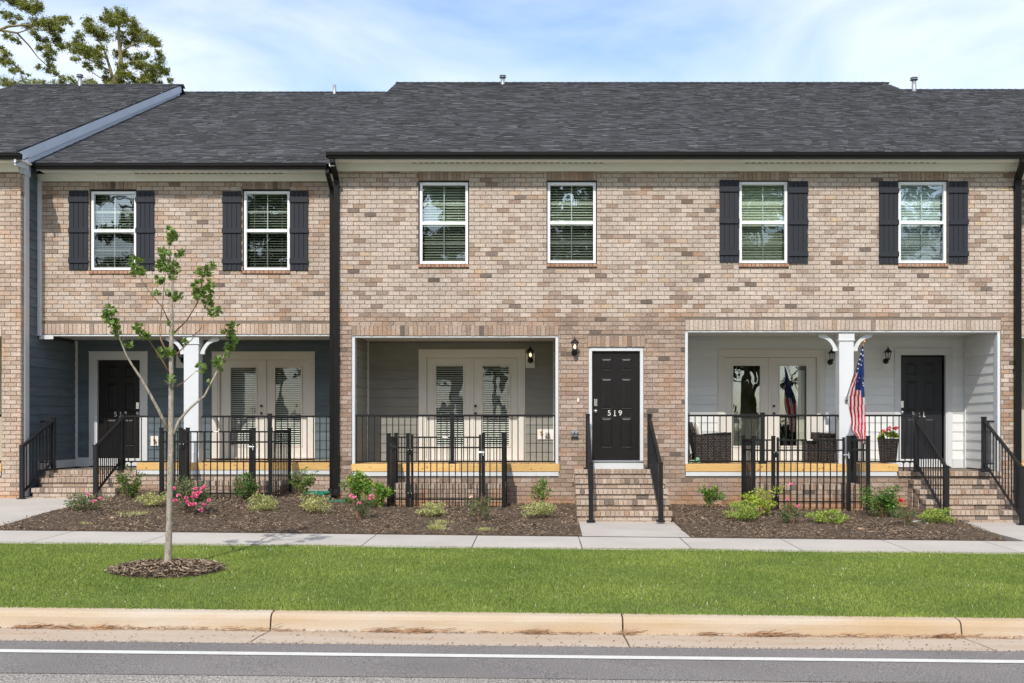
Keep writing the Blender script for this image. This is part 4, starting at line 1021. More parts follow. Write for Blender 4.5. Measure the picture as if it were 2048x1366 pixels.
# ================================================================== roof vents
def vent(root, px, ytop, ybot, d, capd=True, w=8):
    y = d-DC; r = w/2/F*d; zb_, zt = PZ(ybot, y)-.3, PZ(ytop, y); x = PX(px, y)
    v = part('vent_pipe', root, (x, y, zb_))
    def f(b):
        b.tube([(x, y, zb_), (x, y, zt-(.10 if capd else 0))], r, 12)
        if capd: b.lathe([(r*.9, -.09), (r*1.75, -.085), (r*1.75, -.07), (r, -.055)], (x, y, zt), 12); b.lathe([(r*1.4, -.045), (r*1.75, -.03), (r*1.2, -.005), (0, 0)], (x, y, zt), 12); b.tube([(x, y, zt-.1), (x, y, zt-.03)], r*.6, 8)
    one('pipe', M_STEEL, v, f, True)
vent(T, 1005.5, 149.5, 168, 28.2); vent(T3, 1828, 154, 180, 28.2, True, 9); vent(T7, 669, 170, 186, 28.2, False, 7); vent(T5, 160, 148, 170, 27.7, True, 8)


# ================================================================== lanterns
def lantern(px, ptop, pbot, yw, label, lit):
    xl = PX(px, yw-.16); zt = PZ(ptop, yw-.16); H_ = (pbot-ptop)/F*(DC+yw-.1); zm = zt-H_; s = H_/.40
    t = thing('wall_lantern', (xl, yw, zm), label, 'wall lantern', 'black carriage lanterns by the doors'); yc = yw-.17*s
    one('back_plate', M_BLACK, t, lambda b: (b.tube([(xl, yw-.006, zm+.085*s), (xl, yw-.028, zm+.085*s)], .062*s, 10), b.tube([(xl, yw-.02, zm+.085*s), (xl, yw-.05, zm+.085*s)], .035*s, 8)), True)
    one('arm', M_BLACK, t, lambda b: b.tube([(xl, yw-.03, zm+.07*s), (xl, yw-.10*s, zm+.045*s), (xl, yc, zm+.07*s), (xl, yc, zm+.115*s)], .014*s, 6), True)
    def cage(b):
        b.lathe([(.0, .10*s), (.035*s, .105*s), (.045*s, .125*s), (.042*s, .135*s)], (xl, yc, zm), 6)
        for k in range(6):
            a = math.pi*2*k/6+.3; p = lambda r, z: (xl+r*math.cos(a), yc+r*math.sin(a), zm+z)
            b.tube([p(.042*s, .13*s), p(.068*s, .27*s)], .0042*s+.001, 4)
    one('cage', M_BLACK, t, cage)
    one('hood', M_BLACK, t, lambda b: (b.lathe([(.083*s, .262*s), (.086*s, .272*s), (.070*s, .285*s), (.045*s, .315*s), (.02*s, .335*s), (.012*s, .35*s), (.016*s, .36*s), (.006*s, .375*s), (.003*s, .40*s), (0, .402*s)], (xl, yc, zm), 12)), True)
    one('lamp_glass', G_LAMP, t, lambda b: b.lathe([(.038*s, .135*s), (.064*s, .265*s)], (xl, yc, zm), 6))
    one('bulb', M_BULB if lit else M_BULB0, t, lambda b: b.blob((xl, yc, zm+.19*s), (.022*s, .022*s, .042*s)), True)
    one('socket', M_CREAM, t, lambda b: b.tube([(xl, yc, zm+.11*s), (xl, yc, zm+.155*s)], .013*s, 6))
lantern(1149.5, 672, 712.5, 0, 'lit black lantern on bare brick between the porch and the 519 door', True)
lantern(1060.5, 690.5, 727.5, YB-.05, 'lit black lantern inside the grey 519 porch, right of its glazed doors', True)
lantern(1664, 693.5, 731.5, YB-.01, 'unlit black lantern on white siding just left of the white flag column', False)
lantern(1776, 691.5, 729.5, YB-.01, 'unlit black lantern on white siding just left of the 521 door', False)
lantern(362, 690.5, 727.5, YB7-.05, 'black lantern behind the sapling, beside the column of the blue-grey porch', False)
bx('mounting_block', PX(1651.5, YB), PX(1677, YB), YB-.035, YB, PZ(738, YB), PZ(705, YB), M_WSID, T, .003); bx('mounting_block', PX(1763, YB), PX(1786, YB), YB-.035, YB, PZ(738, YB), PZ(705, YB), M_WSID, T, .003)
# ================================================================== railings
def railing(label, y, spans, posts, ytop=829, ybot=921.5, sp=12.35, extra=(), zbase=None, group='porch railings'):
    x0 = PX(spans[0][0], y); x1 = PX(spans[-1][1], y)
    t = thing('porch_railing', ((x0+x1)/2, y, ZD), label, 'railing', group)
    zt, zbm = PZ(ytop, y), PZ(ybot, y)
    for a, b_ in spans:
        A, B = PX(a, y), PX(b_, y)
        bx('top_rail', A, B, y-.025, y+.025, zt-.038, zt, M_BLACK, t, .006); bx('bottom_rail', A, B, y-.016, y+.016, zbm-.028, zbm, M_BLACK, t, .004)
        n = round((B-A)/(sp/F*(DC+y))); w = (B-A)/n
        for k in range(n): X = A+(k+.5)*w; bx('baluster', X-.008, X+.008, y-.008, y+.008, zbm, zt-.038, M_BLACK, t)
        for X in (A, B): bx('rail_bracket', X-.015, X+.015, y-.03, y+.03, zt-.05, zt-.039, M_BLACK, t); bx('rail_bracket', X-.015, X+.015, y-.022, y+.022, zbm-.036, zbm-.029, M_BLACK, t)
    for px, base, top in posts:
        X = PX(px, y); bx('post', X-.038, X+.038, y-.038, y+.038, base, zt+top, M_BLACK, t, .004); bx('post_cap', X-.044, X+.044, y-.044, y+.044, zt+top, zt+top+.018, M_BLACK, t, .006); bx('base_plate', X-.07, X+.07, y-.07, y+.07, base-.0, base+.028, M_BLACK, t, .006)
    for X, zl in extra: bx('baluster', X-.008, X+.008, y-.008, y+.008, zl, zbm-.028, M_BLACK, t); bx('baluster_collar', X-.022, X+.022, y-.018, y+.018, zbm-.045, zbm-.029, M_BLACK, t)
    return t
railing('black metal railing across the grey 519 porch, one post in the middle', .10, [(707, 900), (909, 1115)], [(904.5, ZD, .0)])
railing('black railing of the white porch, running from the wicker chairs to the 521 steps', .10, [(1371.5, 1521), (1529, 1677.5), (1708.5, 1828)], [(1525, ZD, .02), (1833.5, ZL, .035)], extra=[(PX(q, .1), ZL) for q in (1807, 1820)])
railing('black railing of the blue-grey porch behind the sapling', Y7+.1, [(250.5, 366.5), (404.5, 535.5), (543.5, 659)], [(246, ZL7, .02), (539.5, ZD, .02)], ytop=831, extra=[(PX(q, Y7+.1), ZL7) for q in (262.5,)])
railing('end of black railing on the porch at the left edge', .10, [(-190, 2.5)], [], ytop=829, ybot=921)
def handrail(label, top, bot, n=11, hook=None, zg=None):
    """top/bot: (x, y, foot z) of the posts"""
    t = thing('stair_handrail', (bot[0], bot[1], bot[2]), label, 'handrail', 'black handrails beside the brick steps')
    Hh = 1.02
    for (x, y, z), cap in ((top, 1), (bot, 1)):
        bx('post', x-.038, x+.038, y-.038, y+.038, z, z+Hh, M_BLACK, t, .004); bx('post_cap', x-.045, x+.045, y-.045, y+.045, z+Hh, z+Hh+.02, M_BLACK, t, .006); bx('base_plate', x-.075, x+.075, y-.075, y+.075, z-.0, z+.03, M_BLACK, t, .006)
    T_, B_ = Vector(top), Vector(bot); d = B_-T_
    a = T_+Vector((0, -.03, Hh-.06)); c = B_+Vector((0, .0, Hh-.015))
    one('top_rail', M_BLACK, t, lambda b: slantbox(b, a, c, .05, .042))
    a2 = T_+Vector((0, -.03, .16)); c2 = B_+Vector((0, .03, .14))
    one('bottom_rail', M_BLACK, t, lambda b: slantbox(b, a2, c2, .035, .03))
    for k in range(1, n):
        f = k/n; p = a2.lerp(c2, f); q = a.lerp(c, f); bx('baluster', p.x-.008, p.x+.008, p.y-.008, p.y+.008, p.z, q.z-.02, M_BLACK, t)
    if hook:
        z = top[2]+Hh-.05
        one('wall_return', M_BLACK, t, lambda b: (b.box(min(top[0], hook), max(top[0], hook), top[1]-.02, top[1]+.02, z-.035, z), b.box(min(top[0], hook), max(top[0], hook), top[1]-.014, top[1]+.014, top[2]+.14, top[2]+.165)))
        X = (top[0]+hook)/2; bx('baluster', X-.008, X+.008, top[1]-.008, top[1]+.008, top[2]+.165, z-.035, M_BLACK, t)
    return t
handrail('left black handrail of the 519 steps, nearer the outlet box', (.947, -.2, ZC-.812), (.926, -1.72, ZC-1.665), 12)
handrail('black handrail right of the 519 door, nearer the white porch', (2.11, -.2, ZC-.812), (2.137, -1.72, ZC-1.665), 12)
handrail('left black handrail of the 521 steps, behind the red flowering bush', (7.15, -.16, ZL), (7.17, -1.55, ZC-1.735), 12)
handrail('black handrail at the far right, against the last brick pier', (8.43, -.16, ZL), (8.47, -1.60, ZC-1.74), 12, hook=8.62)
handrail('left black handrail of the 517 steps, by the left corner board', (PX(108, Y7-.0)+.0, Y7-.02, ZL7), (PX(41.5, -.15), -.10, ZC-1.395), 9, hook=PX(82, Y7))
handrail('black handrail running up to the porch railing at the 517 entry, above the low rose', (PX(246, Y7+.1)-.0, Y7-.02, ZL7), (PX(189, -.15), -.10, ZC-1.395), 12)
# ================================================================== fence enclosures with gates
def enclosure(label, xs, yf, yb, ytop, gate, posts, hinge_left=True, gl=''):
    """xs: front corner pixels; gate: (left,right) pixels; posts: extra front posts"""
    xa, xb = PX(xs[0], yf), PX(xs[1], yf)
    g0 = gz((xa+xb)/2, yf)
    t = thing('fence_enclosure', ((xa+xb)/2, yf, g0), label, 'fence', 'small black fence enclosures in the planting bed')
    zt = PZ(ytop, yf); zr = zt-.045; z2 = zr-.185; z3 = zr-1.115; zp = z3-.14
    def post(x, y, s=.032, up=0.0, name='post'): 
        g = gz(x, y); bx(name, x-s, x+s, y-s, y+s, min(g-.10, zp-.03), zt+up, M_GATE, t, .004); bx('post_cap', x-s-.006, x+s+.006, y-s-.006, y+s+.006, zt+up, zt+up+.016, M_GATE, t, .006)
    def rails(x0, x1, y0, y1, parent):
        for z in (zr, z2, z3):
            one('rail', M_GATE, parent, lambda b: slantbox(b, (x0, y0, z-.014), (x1, y1, z-.014), .028, .028))
    def pickets(x0, x1, y0, y1, parent, sp=.116):
        L_ = math.hypot(x1-x0, y1-y0); n = max(1, round(L_/sp))
        for k in range(1, n):
            f = k/n; x, y = x0+(x1-x0)*f, y0+(y1-y0)*f; bx('picket', x-.0085, x+.0085, y-.0085, y+.0085, zp, zr-.004, M_GATE, parent)
    ga, gb = PX(gate[0], yf), PX(gate[1], yf)
    pl = [xa, PX(posts[0], yf), PX(posts[1], yf), xb]
    for x in pl: post(x, yf)
    for x in (xa, xb): post(x, yb)
    for x0, x1 in ((pl[0], pl[1]), (pl[2], pl[3])):
        if x1-x0 > .1: rails(x0, x1, yf, yf, t); pickets(x0, x1, yf, yf, t)
    for x in (xa, xb): rails(x, x, yf, yb, t); pickets(x, x, yf, yb, t)
    g = part('gate', t, (ga, yf, g0))
    for x in (ga, gb): bx('stile', x-.020, x+.020, yf-.02, yf+.02, zp-.01, zt-.01, M_GATE, g, .003)
    rails(ga, gb, yf, yf, g); pickets(ga, gb, yf, yf, g)
    hx = (pl[1]+ga)/2 if hinge_left else (pl[2]+gb)/2; lx = (pl[2]+gb)/2 if hinge_left else (pl[1]+ga)/2
    for z in (z2-.09, z3+.06):
        one('hinge', M_GATE, g, lambda b: (b.box(hx-.045, hx+.045, yf-.045, yf-.021, z-.045, z+.045), b.tube([(hx, yf-.05, z-.055), (hx, yf-.05, z+.055)], .014, 8)))
        for s in (-1, 1): one('hinge_bolt', M_CHROME, g, lambda b: b.box(hx+s*.03-.010, hx+s*.03+.010, yf-.052, yf-.044, z+.03, z+.05))
    def latch(b):
        z = z2-.10; b.tube([(lx-.06, yf-.05, z), (lx+.05, yf-.05, z)], .011, 6); b.tube([(lx+.03, yf-.06, z+.05), (lx+.025, yf-.055, z), (lx+.035, yf-.06, z-.06)], .011, 6); b.box(lx-.05, lx-.01, yf-.045, yf-.021, z-.02, z+.02)
    one('latch', M_CHROME, g, latch)
    xm = (ga+gb)/2-.02; bx('name_plate', xm-.05, xm+.05, yf-.020, yf-.015, zr-.022, zr-.002, M_PLATE, g)
    return t
enclosure('black fence enclosure with gate in front of the blue-grey porch, behind pink roses', (323, 541), -.95, .45, 857, (368.5, 500.5), (361.5, 507.5))
enclosure('black fence enclosure with gate in front of the grey 519 porch', (778, 1007), -1.05, -.12, 868, (824.5, 960), (816, 966.5))
enclosure('black fence enclosure with gate in front of the white porch with wicker chairs', (1507, 1736), -1.0, .0-.08, 873.5, (1555.5, 1687), (1546.5, 1697.5))
# low brick wells inside the enclosures
def well(label, x0, x1, yf, yw, ztop):
    t = thing('brick_well', ((x0+x1)/2, yf, gz((x0+x1)/2, yf)), label, 'brick well', 'low brick wells under the porches'); th = .20
    n = round((x1-x0)/CR); w = (x1-x0)/n
    for k in range(n): bx('brick', x0+k*w+.004, x0+(k+1)*w-.004, yf-.012, yf+th, ztop-.09, ztop, M_ROW, t)
    g = gz((x0+x1)/2, yf)
    zc = ztop-.095; r = 0
    while zc > g-.12:
        x = x0-(BL/2 if r % 2 else 0)
        while x < x1:
            u, v = max(x, x0)+.005, min(x+BL, x1)-.005
            if v-u > .03: bx('brick', u, v, yf-R.uniform(.0, .003), yf+.09, zc-.073, zc, M_WARM, t)
            x += BL
        zc -= CR; r += 1
    for xx in (x0, x1-th):
        m = max(1, round((yw-yf-th)/CR)); w2 = (yw-yf-th)/m
        for k in range(m): bx('brick', xx, xx+th, yf+th+k*w2+.004, yf+th+(k+1)*w2-.004, ztop-.09, ztop, M_ROW, t)
    one('well_core', M_MORTAR, t, lambda b: (b.box(x0+.006, x1-.006, yf+.01, yf+th-.01, g-.3, ztop-.012), b.box(x0+.006, x0+th-.01, yf+th-.01, yw, g-.3, ztop-.012), b.box(x1-th+.01, x1-.006, yf+th-.01, yw, g-.3, ztop-.012)))
well('low U-shaped brick well under the grey 519 porch', PX(788, -.8), PX(1010, -.8), -.8, -.012, ZC-1.055)
well('low U-shaped brick well under the blue-grey porch', PX(333, -.3), PX(560, -.3), -.25, Y7-.012, ZC-1.03)
well('low U-shaped brick well under the white porch', PX(1510, -.8), PX(1727, -.8), -.8, -.012, ZC-1.075)

# ================================================================== porch furniture
def chair(xf, y0, dirn, label):
    """wicker armchair; xf = x of the front edge, dirn = +1 faces right"""
    s = dirn; W = .62; t = thing('wicker_chair', (xf-.35*s, y0+W/2, ZD), label, 'armchair', 'dark wicker armchairs on the white porch')
    def bxx(name, a, b_, c, d, e, f, m, bev=.01): return bx(name, xf-s*max(a, b_) if s > 0 else xf+min(a, b_), xf-s*min(a, b_) if s > 0 else xf+max(a, b_), c, d, e, f, m, t, bev)
    for y in (y0, y0+W-.11):
        one('arm', M_WICK, t, lambda b: b.hexa([(xf, y, ZD+.03), (xf-s*.68, y, ZD+.03), (xf-s*.68, y+.11, ZD+.03), (xf, y+.11, ZD+.03), (xf+s*.0, y, ZD+.60), (xf-s*.70, y, ZD+.55), (xf-s*.70, y+.11, ZD+.55), (xf, y+.11, ZD+.60)]))
        for q in (.04, .64): bxx('foot', q, q+.04, y+.03, y+.07, ZD+.001, ZD+.03, M_BLACK, .0)
    bxx('seat_base', .02, .66, y0+.11, y0+W-.11, ZD+.05, ZD+.26, M_WICK)
    bxx('seat_cushion', -.01, .60, y0+.115, y0+W-.115, ZD+.262, ZD+.36, M_CUSH, .03)
    one('backrest', M_WICK, t, lambda b: b.hexa([(xf-s*.62, y0+.02, ZD+.25), (xf-s*.70, y0+.02, ZD+.25), (xf-s*.70, y0+W-.02, ZD+.25), (xf-s*.62, y0+W-.02, ZD+.25), (xf-s*.76, y0+.02, ZD+.80), (xf-s*.82, y0+.02, ZD+.80), (xf-s*.82, y0+W-.02, ZD+.80), (xf-s*.76, y0+W-.02, ZD+.80)]))
    b = MB(); b.box(-.07, .07, -.22, .22, -.2, .2); me = b.mesh('pillow', M_CUSH); bm = bmesh.new(); bm.from_mesh(me); bmesh.ops.subdivide_edges(bm, edges=bm.edges[:], cuts=3, use_grid_fill=True)
    for v in bm.verts:
        r = max(abs(v.co.y)/.22, abs(v.co.z)/.2); v.co.x *= (1-r**3*.85); v.co.y *= 1-.10*(1-abs(v.co.z)/.2)*(abs(v.co.y)/.22); v.co.z *= 1-.12*(1-abs(v.co.y)/.22)*(abs(v.co.z)/.2)
    bm.to_mesh(me); bm.free(); me.polygons.foreach_set('use_smooth', [True]*len(me.polygons))
    inst('pillow', me, (xf-s*.60, y0+W/2-.02, ZD+.60), (0, -s*.30, 0), t)
    return t
chair(PX(1461, .55), .45, 1, 'dark wicker armchair with a cream pillow at the left end of the white porch')
chair(PX(1637, .55), .50, -1, 'dark wicker armchair half hidden behind the white flag column')
tb = thing('wicker_table', (PX(1620, .8), .8, ZD), 'small dark wicker side table left of the chair by the flag column', 'side table')
bx('table_top', PX(1608, .8), PX(1632, .8), .6, 1.05, ZD+.40, ZD+.43, M_WICK, tb, .01)
bx('table_body', PX(1609.5, .8), PX(1630.5, .8), .62, 1.03, ZD+.03, ZD+.40, M_WICK, tb, .01)
for x in (1611, 1629): bx('foot', PX(x, .8)-.015, PX(x, .8)+.015, .65, .68, ZD+.001, ZD+.03, M_BLACK, tb)
# grill tongs-like prop: dark stick with orange tip leaning on the chair, pale green toy
st = one('leaning_stick', M_BLACK, None, lambda b: (b.tube([P(1391, 898, .42), P(1377, 917, .35)], .012, 6), b.tube([P(1391, 878, .5), P(1391, 898, .42)], .01, 6)), True)
tag(st, 'thin dark stick leaning behind the left wicker chair', 'stick')
ob = one('orange_ball', pm('orange_plastic', (.75, .10, .02), .4, .1), None, lambda b: b.blob(P(1374, 917.5, .28), (.03, .03, .03)), True); tag(ob, 'tiny orange ball on the deck at the left end of the white porch', 'ball')
M_FROG = pm('pale_green', (.22, .40, .26), .6, .35, 30, .4, 60)
fg = thing('garden_ornament', (PX(1388, .2), .22, ZD), 'small pale green ornament on the deck in front of the left wicker chair', 'ornament')
one('body', M_FROG, fg, lambda b: b.blob((PX(1386, .2), .22, ZD+.035), (.11, .05, .034), jit=.08), True)
one('head', M_FROG, fg, lambda b: b.blob((PX(1395.5, .2), .22, ZD+.075), (.045, .045, .045), jit=.06), True)
one('foot', M_FROG, fg, lambda b: (b.blob((PX(1380, .2), .19, ZD+.018), (.05, .03, .018)), b.blob((PX(1398, .2), .19, ZD+.018), (.04, .03, .018))), True)
# planter with red geraniums
xp, yp_ = PX(1776, .55), .55
pl = thing('flower_planter', (xp, yp_, ZD), 'tall dark wicker planter with three red geranium heads left of the 521 door', 'planter')
one('pot', M_WICK, pl, lambda b: (b.hexa([(xp-.12, yp_-.12, ZD+.005), (xp+.12, yp_-.12, ZD+.005), (xp+.12, yp_+.12, ZD+.005), (xp-.12, yp_+.12, ZD+.005), (xp-.155, yp_-.155, ZD+.46), (xp+.155, yp_-.155, ZD+.46), (xp+.155, yp_+.155, ZD+.46), (xp-.155, yp_+.155, ZD+.46)])))
one('rim', M_BRONZE, pl, lambda b: b.box(xp-.165, xp+.165, yp_-.165, yp_+.165, ZD+.455, ZD+.475))
def leaves(n, fpos, size, flat=.5, asp=.6, up=None):
    """n leaf quads at positions fpos(n)->(n,3)"""
    p = fpos(n); d = NP.normal(size=(n, 3)); d[:, 2] *= flat
    if up is not None: d = d*(1-up)+np.array([0, 0, 1])*up
    d /= np.linalg.norm(d, axis=1)[:, None]; q = NP.normal(size=(n, 3)); q[:, 2] *= .6; w = np.cross(d, q); w /= np.linalg.norm(w, axis=1)[:, None]
    s = (size*(.6+.8*NP.rand(n)))[:, None]; nrm = np.cross(d, w)*s*.12
    return np.stack([p, p+d*s*.5+w*s*asp*.5+nrm, p+d*s, p+d*s*.5-w*s*asp*.5+nrm], 1)
def ell(c, r, clump=0, shell=.5):
    def f(n):
        u = NP.normal(size=(n, 3)); u /= np.linalg.norm(u, axis=1)[:, None]; rr = NP.rand(n)**(shell*.66)
        p = u*rr[:, None]
        if clump:
            cs = NP.normal(size=(clump, 3)); cs /= np.linalg.norm(cs, axis=1)[:, None]; cs *= (NP.rand(clump)**.4)[:, None]
            i = NP.randint(0, clump, n); p = cs[i]+p*.32
        return p*np.array(r)+np.array(c)
    return f
leafmesh('foliage', leaves(260, ell((xp, yp_, ZD+.53), (.19, .16, .10), 9), .06, asp=.9), L_LIME, pl)
for (px, py, r) in ((1767, 862, .045), (1779.5, 857.5, .055), (1791, 856.5, .042)):
    c = P(px, py, yp_-.03); V = leaves(60, ell(c, (r, r, r*.8), 0, .3), .028, asp=1.0); leafmesh('flower_head', V, F_RED, pl)
    one('stem', M_TWIG, pl, lambda b: b.tube([(c.x, yp_, ZD+.5), tuple(c)], .004, 4))

# ================================================================== flag on the column
yf_ = -.9
def flag():
    t = thing('flag', (PX(1695, .0), 0, PZ(797, 0)), 'American flag hanging from a wooden pole on the white porch column', 'flag')
    A = Vector((PX(1693, .03), .045, PZ(799, 0))); B = P(1728.5, 683.5, -1.30)
    one('pole', pm('pole_wood', (.42, .26, .14), .5, .2, 20), t, lambda b: b.tube([A, B], .011, 8), True)
    one('finial', pm('finial_brass', (.55, .24, .10), .3, .1, metal=.5), t, lambda b: b.blob(B, (.026, .026, .032)), True)
    one('bracket', M_CHROME, t, lambda b: (b.box(PX(1692, .03)-.02, PX(1692, .03)+.03, .0, .048, PZ(803, 0), PZ(793, 0)), b.tube([A+Vector((0, -.01, 0)), A.lerp(B, .07)], .018, 8)), True)
    Lp = [(1724, 692), (1718, 716), (1712, 744), (1706, 760), (1701, 773), (1697, 791), (1697, 816), (1702.5, 842), (1702.5, 862), (1714, 874), (1722, 884)]
    Rp = [(1726.5, 692), (1727.5, 716), (1728, 744), (1728, 760), (1728.5, 775), (1729.5, 795), (1730.3, 816), (1731, 838), (1732.2, 860), (1733, 874), (1730, 889)]
    n, m = 44, 26; vs = []; uv = []
    for j in range(n+1):
        f = j/n*(len(Lp)-1); i = min(int(f), len(Lp)-2); g = f-i
        l = (Lp[i][0]*(1-g)+Lp[i+1][0]*g, Lp[i][1]*(1-g)+Lp[i+1][1]*g); r = (Rp[i][0]*(1-g)+Rp[i+1][0]*g, Rp[i][1]*(1-g)+Rp[i+1][1]*g)
        tt = j/n; yb0 = -1.25+.50*min(1, tt*1.5)
        for k in range(m+1):
            s = k/m; x = l[0]+(r[0]-l[0])*s; y = l[1]+(r[1]-l[1])*s
            dep = yb0+.035*math.sin(s*13+tt*3)*min(1, tt*3)+.02*math.sin(s*5+tt*7)
            vs.append(tuple(P(x, y, dep)))
            uv.append((s, tt))
    M_FR, M_FW, M_FB = pm('flag_red', (.55, .012, .03), .7, .06, 8, transl=.25), pm('flag_white', (.78, .74, .76), .7, .04, 8, transl=.25), pm('flag_blue', (.02, .05, .20), .7, .08, 8, transl=.2)
    fs = []; mi = []
    for j in range(n):
        for k in range(m):
            a = j*(m+1)+k; fs.append((a, a+1, a+m+2, a+m+1)); s, tt = (k+.5)/m, (j+.5)/n
            canton = tt < .44 and (s > (.12+.55*tt) or tt < .2) or (tt < .50 and s > .75) and tt < .44+.06*s
            if canton: mi.append(2)
            else:
                q = s*4.4+tt*3.1+.25*math.sin(tt*6); mi.append(0 if (q % 1.0) < .52 else 1)
    me = bpy.data.meshes.new('cloth'); me.from_pydata(vs, [], fs); [me.materials.append(q) for q in (M_FR, M_FW, M_FB)]
    me.polygons.foreach_set('material_index', mi); me.polygons.foreach_set('use_smooth', [True]*len(fs)); me.update()
    o = bpy.data.objects.new('cloth', me); link(o, t)
    pts = []
    for i in range(10): pts.append((math.sin(i*math.pi/5)*(1 if i % 2 == 0 else .42), 0, math.cos(i*math.pi/5)*(1 if i % 2 == 0 else .42)))
    sb = MB(); sb.face([(x*.018, 0, z*.022) for x, y, z in reversed(pts)]); sm = sb.mesh('star', M_FW)
    for (px, py) in ((1725, 700), (1722, 708), (1726, 711), (1720, 719), (1725, 721), (1717.5, 728), (1722.5, 730), (1716, 737), (1720.5, 743), (1726, 738), (1725.5, 747), (1714.5, 748), (1719, 755), (1725.5, 756), (1715, 762), (1721, 764), (1726, 766), (1727, 771)):
        tt = None; inst('star', sm, P(px, py, -1.30+.37*((py-692)/90)), (0, R.uniform(-.4, .4), 0), t)
flag()
# ================================================================== mulch
def inbed(x, y):
    """which bed a point lies in: left, right or none"""
    if not (-3.99 < y < .62): return False
    if x < .66:
        t = (y+4)/4.2; xl = PX(0, -4)-.25+(PX(240, 0)-PX(0, -4)+.25)*min(1, max(0, t)); xr = PX(1165, -4) if y < -1.45 else .68
        return x > xl+.0 and x < xr-.01 and (y < 0 or x < XL)
    if y > 0: return False
    t = (y+4)/2.9; xl = PX(1381, -4)+(PX(1346, -1.5)-PX(1381, -4))*min(1, t) if y < -1.35 else 2.40
    xr = PX(2018, -4)+(7.5-PX(2018, -4))*min(1, (y+4)/2.4)
    return xl+.03 < x < min(xr, 7.0 if y > -1.5 else 99)
def bedz(x, y):
    z = gz(x, y); base = ZC+gs(x)
    def lim(d, zp): return base+zp+(.02+d*.45 if d >= .01 else -.07)
    if x < .66 and y < .2:
        t = (y+4)/4.2; xl = PX(0, -4)-.25+(PX(240, 0)-PX(0, -4)+.25)*min(1, max(0, t)); z = min(z, lim(x-xl, -1.69+.19*max(0, min(1, t)))); 
        if y < -1.3: z = min(z, lim(PX(1165, -4)-x, -1.69))
    elif y < 0:
        if y < -1.3: z = min(z, lim(x-(PX(1381, -4)+(PX(1346, -1.5)-PX(1381, -4))*min(1, (y+4)/2.6)), -1.69))
        if y < -1.2: xr = PX(2018, -4)+(7.5-PX(2018, -4))*min(1, (y+4)/2.4); z = min(z, lim(xr-x, -1.69))
    return max(z, gz(x, y)-.3)
def bedsheet(name, x0, x1, nx, ny):
    b = MB(); xs = fr(x0, x1, nx); ys = fr(-3.985, .69, ny); idx = {}
    for i, x in enumerate(xs):
        for j, y in enumerate(ys):
            idx[i, j] = len(b.v); e = .012 if y < -3.9 else .028+.012*math.sin(x*3.1+y*2)+R.uniform(-.01, .01); b.v.append((x, y, bedz(x, y)+e))
    for i in range(nx):
        for j in range(ny):
            cx, cy = (xs[i]+xs[i+1])/2, (ys[j]+ys[j+1])/2
            if inbed(cx, cy) or inbed(cx-.11, cy) or inbed(cx+.11, cy): b.f.append((idx[i, j], idx[i+1, j], idx[i+1, j+1], idx[i, j+1])); b.m.append(0)
    return tag(b.build(name, M_SOIL, None, True), kind='structure')
bedsheet('planting_bed', -9.2, .75, 170, 80); bedsheet('planting_bed', 2.3, 7.9, 100, 80)
# ================================================================== plants
BED = [(-8.6, -3.9), (.55, -3.9)]
def shrub(px, py, w, h, y, mat, n, lsz, label, cat, name='shrub', asp=.55, clump=16, stems=5, flowers=(), fm=None, base=None, red=0, up=.25, group=None, low=False, mat2=None, shell=.5):
    x = PX(px, y); W = w/F*(DC+y)/2*1.26; Hh = h/F*(DC+y)*1.14; g = bedz(x, y)
    t = thing(name, (x, y, g), label, cat, group)
    lo = .02 if low else .12*Hh
    def f(n):
        p = ell((0, 0, 0), (1, 1, 1), clump, shell)(n)
        p[:, 2] = np.clip(p[:, 2], -1.2, 1.25); zz = (p[:, 2]+1)/2
        taper = .62+.5*np.clip(zz, 0, 1) if not low else 1.0
        q = np.empty_like(p); q[:, 0] = x+p[:, 0]*W*.92*taper; q[:, 1] = y+p[:, 1]*W*.8*taper; q[:, 2] = g+lo+np.clip(zz, .0, 1.15)*(Hh*.92-lo)
        return q
    leafmesh('foliage', leaves(n, f, lsz, .8, asp, up), mat, t)
    if mat2: leafmesh('new_growth', leaves(n//4, f, lsz, .8, asp, up), mat2, t)
    for k in range(stems):
        a = R.uniform(0, 6.28); rr = R.uniform(.3, .85)*W
        one('stem', M_TWIG, t, lambda b: b.tube([(x+R.uniform(-.03, .03), y+R.uniform(-.03, .03), g-.03), (x+rr*.5*math.cos(a), y+rr*.4*math.sin(a), g+Hh*.4), (x+rr*math.cos(a), y+rr*.8*math.sin(a), g+Hh*R.uniform(.75, 1.0))], [.008, .006, .003], 5))
    for (fx, fy) in flowers:
        c = P(fx, fy, y-W*.7); r = .027 if len(flowers) > 6 else .023
        leafmesh('flower', leaves(34, ell(c, (r*.8, r*.6, r*.6), 0, .4), r*1.1, asp=1.1), fm, t)
        if fy < py-h+4: one('flower_stem', M_ROSEST, t, lambda b: b.tube([(x+(c.x-x)*.4, y, g+Hh*.6), tuple(c)], .004, 4))
    return t
M_ROSEST = pm('rose_stem', (.10, .14, .04), .7, .2)
shrub(170, 1043, 80, 34, -2.3, L_ROSE, 900, .035, 'sparse low rose bush with four pink blooms beside the left walk', 'rose bush', 'rose_bush', .5, 22, 9, [(176, 988), (201, 996), (188, 1002)], F_PINK, up=.4)
shrub(259, 1016, 50, 62, -1.1, L_HOLLY, 900, .042, 'upright holly shrub right of the 517 handrail', 'shrub', 'holly_shrub', .5, 20, 8, mat2=L_DARK)
shrub(310, 1036, 58, 34, -1.9, L_VARI, 1500, .028, 'low yellowish mound partly behind the sapling trunk', 'shrub', 'low_shrub', .6, 30, 3, low=True, up=.2)
